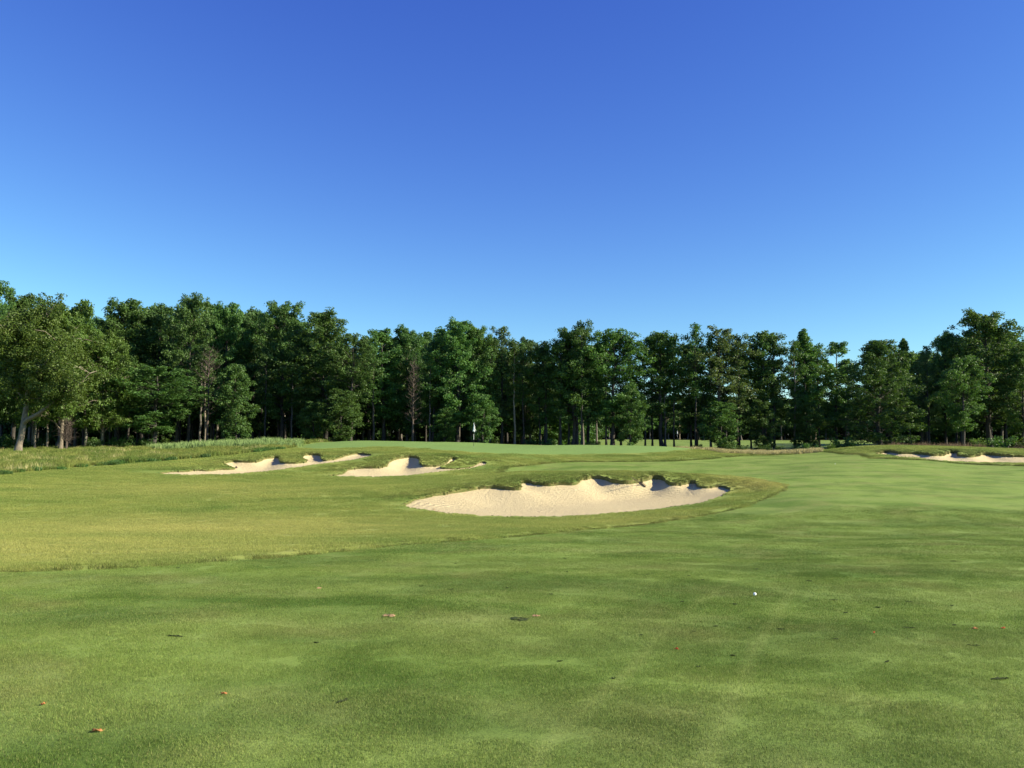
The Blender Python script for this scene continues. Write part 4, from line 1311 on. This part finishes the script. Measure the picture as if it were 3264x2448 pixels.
def flagstick(x, y, label, hgt=2.2, rz=0.):
    z = float(Hs(x, y)[0])
    o = link("flagstick", None, loc=(x, y, z)); o.rotation_euler = (0, 0, rz)
    tag(o, label, "flagstick")
    r = .016
    bands = [(0, .66, 'poleb'), (.66, 1.18, 'polew'), (1.18, 1.48, 'poleb'), (1.48, hgt, 'polew')]
    a = Acc(); mi = []
    for z0, z1, mt in bands:
        V, Fq = prism(r, z0, z1); a.add(V, Fq); mi += [0 if mt == 'poleb' else 1] * len(Fq)
    V, Fq = tube([(0, 0, hgt), (0, 0, hgt + .015), (0, 0, hgt + .03)], [r * 1.3, r * 1.2, .002], 12); a.add(V, Fq); mi += [1] * len(Fq)
    me = mesh_from("flag_pole", np.concatenate(a.V), np.concatenate(a.F), mats=[M['poleb'], M['polew']], mat_idx=mi, smooth=True)
    link("pole", me, o)
    # limp cloth gathered along the pole: pleats that hang from the hoist
    U, Wn = 26, 22
    V = []
    for j in range(Wn):
        t = j / (Wn - 1)
        width = (.025 + .27 * t ** 1.1) if t < .72 else (.295 - .16 * (t - .72) / .28)
        top = hgt - .02 - .72 * t
        for i in range(U):
            u = i / (U - 1)
            fold = math.sin(u * 15 + t * 1.5) * .07 * (0.3 + t) * (1 - .3 * u)
            xx = .016 + u * width - .10 * t * (1 if t > .5 else t / .5)
            zz = top - u * .10 * t - (.04 * math.sin(u * 7 + 1) if t > .9 else 0)
            V.append((xx, fold, zz))
    V = np.array(V); id_ = np.arange(Wn * U).reshape(Wn, U)
    Fq = np.stack([id_[:-1, :-1], id_[:-1, 1:], id_[1:, 1:], id_[1:, :-1]], -1).reshape(-1, 4)
    f = link("flag", mesh_from("flag_cloth", V, Fq, mats=[M['white']], smooth=True), o)
    md = f.modifiers.new("cloth_thickness", 'SOLIDIFY'); md.thickness = .003
    # cup lining ring
    V, Fq = tube([(0, 0, .002), (0, 0, .012)], [.056, .056], 20)
    link("cup_rim", mesh_from("cup_ring", V, Fq, mats=[M['rim']], smooth=True), o)


p = hit(1510, 1424, Hs)
flagstick(p[0], p[1], "flagstick with limp white flag and black and white striped pole on the green", rz=.3)
print("flag", p)
flagstick((2158 - CX) / F_SRC * 190, 190, "tiny distant white flag on the far green, seen between dark trunks", rz=.2)


# ------------------------------------------------------------------ golf balls
def ball_mesh():
    import bmesh
    bm = bmesh.new(); bmesh.ops.create_icosphere(bm, subdivisions=5, radius=.02135)
    k = 330; i = np.arange(k) + .5
    ph = np.arccos(1 - 2 * i / k); th = np.pi * (1 + 5 ** .5) * i
    D = np.stack([np.cos(th) * np.sin(ph), np.sin(th) * np.sin(ph), np.cos(ph)], 1)
    for v in bm.verts:
        n = np.array(v.co) / .02135
        d = math.acos(min(1, float((D @ n).max())))
        if d < .085: v.co *= 1 - .014 * (1 - (d / .085) ** 2)
    me = bpy.data.meshes.new("golf_ball"); bm.to_mesh(me); bm.free()
    me.materials.append(M['ball']); me.polygons.foreach_set("use_smooth", np.ones(len(me.polygons), bool))
    return me


bmesh_ = ball_mesh()
q = place(2406, 1902)
o = link("golf_ball", bmesh_, loc=(q.x, q.y, q.z + .031)); tag(o, "white golf ball resting on the near fairway right of the big divot", "golf ball", "golf balls on the fairway")
print("ball", q)
q = place(2662, 1480)
o = link("golf_ball", bmesh_, loc=(q.x, q.y, q.z + .03)); tag(o, "tiny white golf ball lying far off on the fairway before the right bunker", "golf ball", "golf balls on the fairway")
o.scale = (1, 1, 1)


# ------------------------------------------------------------------ rakes
def rake(p_head, p_tip, label, head_len=.6, length=1.75, flip=1):
    a = place(*p_head); c = place(*p_tip); 
    n = normal_at(a.x, a.y)
    d = (c - a); L = min(length, d.length); d.normalize()
    side = n.cross(d).normalized(); n2 = d.cross(side).normalized()
    O = a + n2 * .035
    o = link("rake", None, loc=tuple(O)); tag(o, label, "rake", "rakes left at the bunkers")
    mtx = Matrix((side, d, n2)).transposed()       # local x along the head, y along the handle
    o.rotation_euler = mtx.to_euler()
    zt = .05
    V, Fq = tube([(0, 0, .0), (0, L * .5, .012), (0, L, .03)], [.017, .016, .015], 8)
    link("handle", mesh_from("rake_handle", V, Fq, mats=[M['rake']], smooth=True), o)
    h = Acc()
    hl = head_len / 2
    X = np.array([[-hl, -.035, -.02], [hl, -.035, -.02], [hl, .035, -.02], [-hl, .035, -.02], [-hl, -.035, .035], [hl, -.035, .035], [hl, .035, .035], [-hl, .035, .035]])
    Fb = np.array([[0, 3, 2, 1], [4, 5, 6, 7], [0, 1, 5, 4], [1, 2, 6, 5], [2, 3, 7, 6], [3, 0, 4, 7]])
    h.add(X, Fb)
    V, Fq = tube([(-hl * .45, .02, 0), (0, .22, .006)], [.009, .009], 6); h.add(V, Fq)
    V, Fq = tube([(hl * .45, .02, 0), (0, .22, .006)], [.009, .009], 6); h.add(V, Fq)
    for k in range(13):
        x_ = -hl + .03 + k * (head_len - .06) / 12
        V, Fq = tube([(x_, -.02, .02), (x_, -.04, .08), (x_, -.035, .11)], [.009, .008, .004], 5); h.add(V, Fq)
    link("head", h.mesh("rake_head", M['rake'], False), o)


rake((2047, 1546), (2110, 1531), "dark rake lying on the big bunker's back bank, handle into the shade", head_len=.45)
rake((752, 1493), (766, 1497), "dark rake end showing on the turf point of the long left bunker", head_len=.45, length=1.2)


# ------------------------------------------------------------------ divots, worn soil and fallen leaves
def divot(sx, sy, wpx, hpx, seed, label, mat='soil', rise=.006, name="divot", cat="divot", grp="divots in the near fairway", ang=0.):
    c = place(sx, sy); r = np.random.default_rng(seed)
    k = np.linalg.norm([c.x, c.y]) / F_SRC
    a_ = wpx * k / 2; g_ = hpx * k / 2 * max(1.8, min(9, 1 / max(.08, (CAM_Z - c.z) / c.y)) * .8)
    n = 22
    V = [(0, 0, -.004)]; Ft = []; Fq = []
    ph = r.uniform(0, 6.28, 4)
    for ring, f, zz in ((1, .55, -.002), (2, .85, .004), (3, 1.0, .0)):
        for i in range(n):
            t = i / n * 2 * math.pi
            q = f * (1 + .10 * math.sin(9 * t + ph[2]) + .28 * math.sin(2 * t + ph[0]) + .12 * math.sin(5 * t + ph[1]) + .16 * r.normal())
            V.append((math.cos(t) * a_ * q, math.sin(t) * g_ * q, zz + (.004 * max(0, math.sin(t)) * (ring == 2)) + .003 * r.normal()))
    for i in range(n):
        j = (i + 1) % n
        Ft.append((0, 1 + i, 1 + j))
        for q in range(2):
            Fq.append((1 + q * n + i, 1 + (q + 1) * n + i, 1 + (q + 1) * n + j, 1 + q * n + j))
    me = mesh_from(name, np.array(V), Fq, Ft, mats=[M[mat]], smooth=False)
    nn = normal_at(c.x, c.y, .3)
    o = link(name, me, loc=(c.x, c.y, c.z + rise)); o.rotation_euler = (nn.to_track_quat('Z', 'Y').to_matrix() @ Matrix.Rotation(ang, 3, 'Z')).to_euler()
    return tag(o, label, cat, grp)


LMK = [((2406, 1897), "the golf ball"), ((1656, 1976), "the biggest divot"), ((3187, 2168), "the far right slanting slit"), ((1240, 1964), "the pinkish sandy patch"), ((557, 2032), "the long thin slit on the left"), ((2157, 2076), "the red leaf")]
ORD = ["nearest", "second nearest", "third nearest", "fourth nearest", "fifth nearest", "sixth nearest", "seventh nearest", "eighth nearest", "ninth nearest"]
_dv = {}


def small_divot_key(sx, sy):
    (lx_, ly_), nm_ = min(LMK, key=lambda l: (l[0][0] - sx) ** 2 + (2.5 * (l[0][1] - sy)) ** 2)
    side = "right of" if sx > lx_ else "left of"
    far_ = "beyond" if sy < ly_ else "before"
    return nm_, side, far_, math.hypot(sx - lx_, 2.5 * (sy - ly_))


def small_divot_label(sx, sy):
    nm_, side, far_, d_ = small_divot_key(sx, sy)
    rank = sorted(round(k_[3], 3) for k_ in map(lambda q_: small_divot_key(*q_), SMALL_POS) if k_[:3] == (nm_, side, far_)).index(round(d_, 3))
    return f"small dark divot {far_} and {side} {nm_}, {ORD[rank]} there"


divot(1656, 1976, 52, 15, 1, rise=.008, label="biggest dark divot hole in the fairway with a torn turf edge")
divot(557, 2032, 42, 4, 2, rise=.008, label="long thin dark divot slit alone in the left of the near fairway")
divot(1092, 2240, 15, 20, 3, rise=.008, label="lone dark divot low in the picture, left of centre")
divot(3187, 2168, 50, 4, 4, rise=.008, label="long slanting divot slit near the right edge", ang=-.1)
divot(2800, 1938, 20, 5, 5, rise=.008, label="dark deep divot right of the golf ball")
divot(2579, 1854, 13, 5, 6, rise=.008, label="dark oval divot up and right of the golf ball")
divot(2343, 1928, 13, 5, 7, "small black divot just below and left of the golf ball")
SMALL = [(433, 1812, 14, 5), (567, 1811, 16, 4), (1009, 2052, 16, 5), (1204, 1889, 8, 6), (1343, 1870, 14, 5), (1438, 1881, 15, 5), (1617, 1876, 11, 5), (1756, 1895, 13, 7),
                                     (1681, 1825, 8, 6), (1808, 1823, 8, 5), (1452, 1797, 8, 4), (1955, 2167, 18, 5), (1786, 2110, 15, 5), (1800, 1781, 12, 3), (2044, 2028, 12, 5), (2062, 1833, 8, 4), (1572, 1752, 12, 4), (1641, 1753, 9, 4),
                                     (2547, 1787, 20, 5), (2616, 1735, 14, 4), (2413, 1815, 16, 6), (2658, 1915, 28, 5), (2897, 1919, 28, 6), (2696, 1954, 16, 5), (2900, 2003, 32, 6), (2488, 2009, 26, 7), (2391, 2005, 13, 5),
                                     (2282, 1999, 18, 5), (2211, 2016, 13, 6), (2662, 2039, 20, 8), (2175, 1921, 14, 5), (2226, 2128, 16, 6), (2337, 2094, 17, 7), (2828, 2111, 20, 5), (3105, 2059, 30, 6), (3034, 1932, 12, 4), (3042, 1995, 14, 5), (2134, 1797, 12, 4), (3040, 1790, 14, 4), (2660, 1748, 9, 3), (2196, 1836, 10, 4), (2240, 1850, 9, 4)]
SMALL_POS = [(a_[0], a_[1]) for a_ in SMALL]
for i, (sx, sy, wd, hg) in enumerate(SMALL):
    divot(sx, sy, wd * .85, hg * .5, 20 + i, small_divot_label(sx, sy), ang=random.uniform(-.15, .15))
divot(1240, 1964, 34, 13, 90, "pinkish sandy bare patch on the fairway left of the biggest divot", 'sandy', .008, "soil_patch", "bare patch", "bare soil patches in the fairway")
divot(1709, 1966, 18, 9, 91, "small orange soil patch beside the biggest divot", 'sandy', .008, "soil_patch", "bare patch", "bare soil patches in the fairway")
divot(1017, 1876, 15, 6, 92, "pale sandy patch high in the dark fairway stripe left of centre", 'sandy', .008, "soil_patch", "bare patch", "bare soil patches in the fairway")


def leaf(sx, sy, wpx, label, mat='oakleaf', ang=0.):
    c = place(sx, sy); k = np.linalg.norm([c.x, c.y]) / F_SRC; L = wpx * k * .66
    V, Ft = [], []
    n = 14
    rim = []
    for i in range(n):
        t = i / n
        # lobed outline, stalk end at t=0
        u = t * 2 * math.pi
        rr = .5 * (1 + .22 * math.cos(5 * u))
        rim.append((math.cos(u) * L * rr, math.sin(u) * L * .5 * rr, .006 * math.sin(3 * u) + .012 * abs(math.sin(u))))
    V = [(0, 0, 0)] + rim + [(L * .75, .003, .01), (L * .75, -.003, .012)]
    Ft = [(0, 1 + i, 1 + (i + 1) % n) for i in range(n)] + [(1, n + 1, n + 2)]
    me = mesh_from("fallen_leaf", np.array(V), None, Ft, mats=[M[mat]])
    o = link("fallen_leaf", me, loc=(c.x, c.y, c.z + .009)); o.rotation_euler = (-.06, .04, ang)
    md = o.modifiers.new("leaf_thickness", 'SOLIDIFY'); md.thickness = .0015
    tag(o, label, "leaf", "fallen leaves on the grass")


leaf(713, 2216, 26, "orange fallen leaf in the lower left of the fairway", ang=.3)
leaf(308, 2335, 42, "long curled brown leaf near the lower left corner", ang=.2)
leaf(137, 2252, 18, "small brown leaf near the left edge of the near fairway", ang=1.)
leaf(2157, 2076, 18, "red fallen leaf below the golf ball's left", 'redleaf', 2.6)
leaf(3197, 2007, 20, "reddish leaf near the right edge, farther of two", 'redleaf', .4)
leaf(3107, 2007, 24, "tan leaf near the right edge beside the reddish leaf", ang=2.8)
leaf(2786, 2022, 14, "small faded red leaf between the divots on the right", 'redleaf', .9)
leaf(1382, 1624, 15, "brown leaf on the near left of the big bunker's sand", ang=.5)
leaf(1398, 1629, 12, "second brown leaf on the big bunker's sand, right of its twin", ang=1.9)
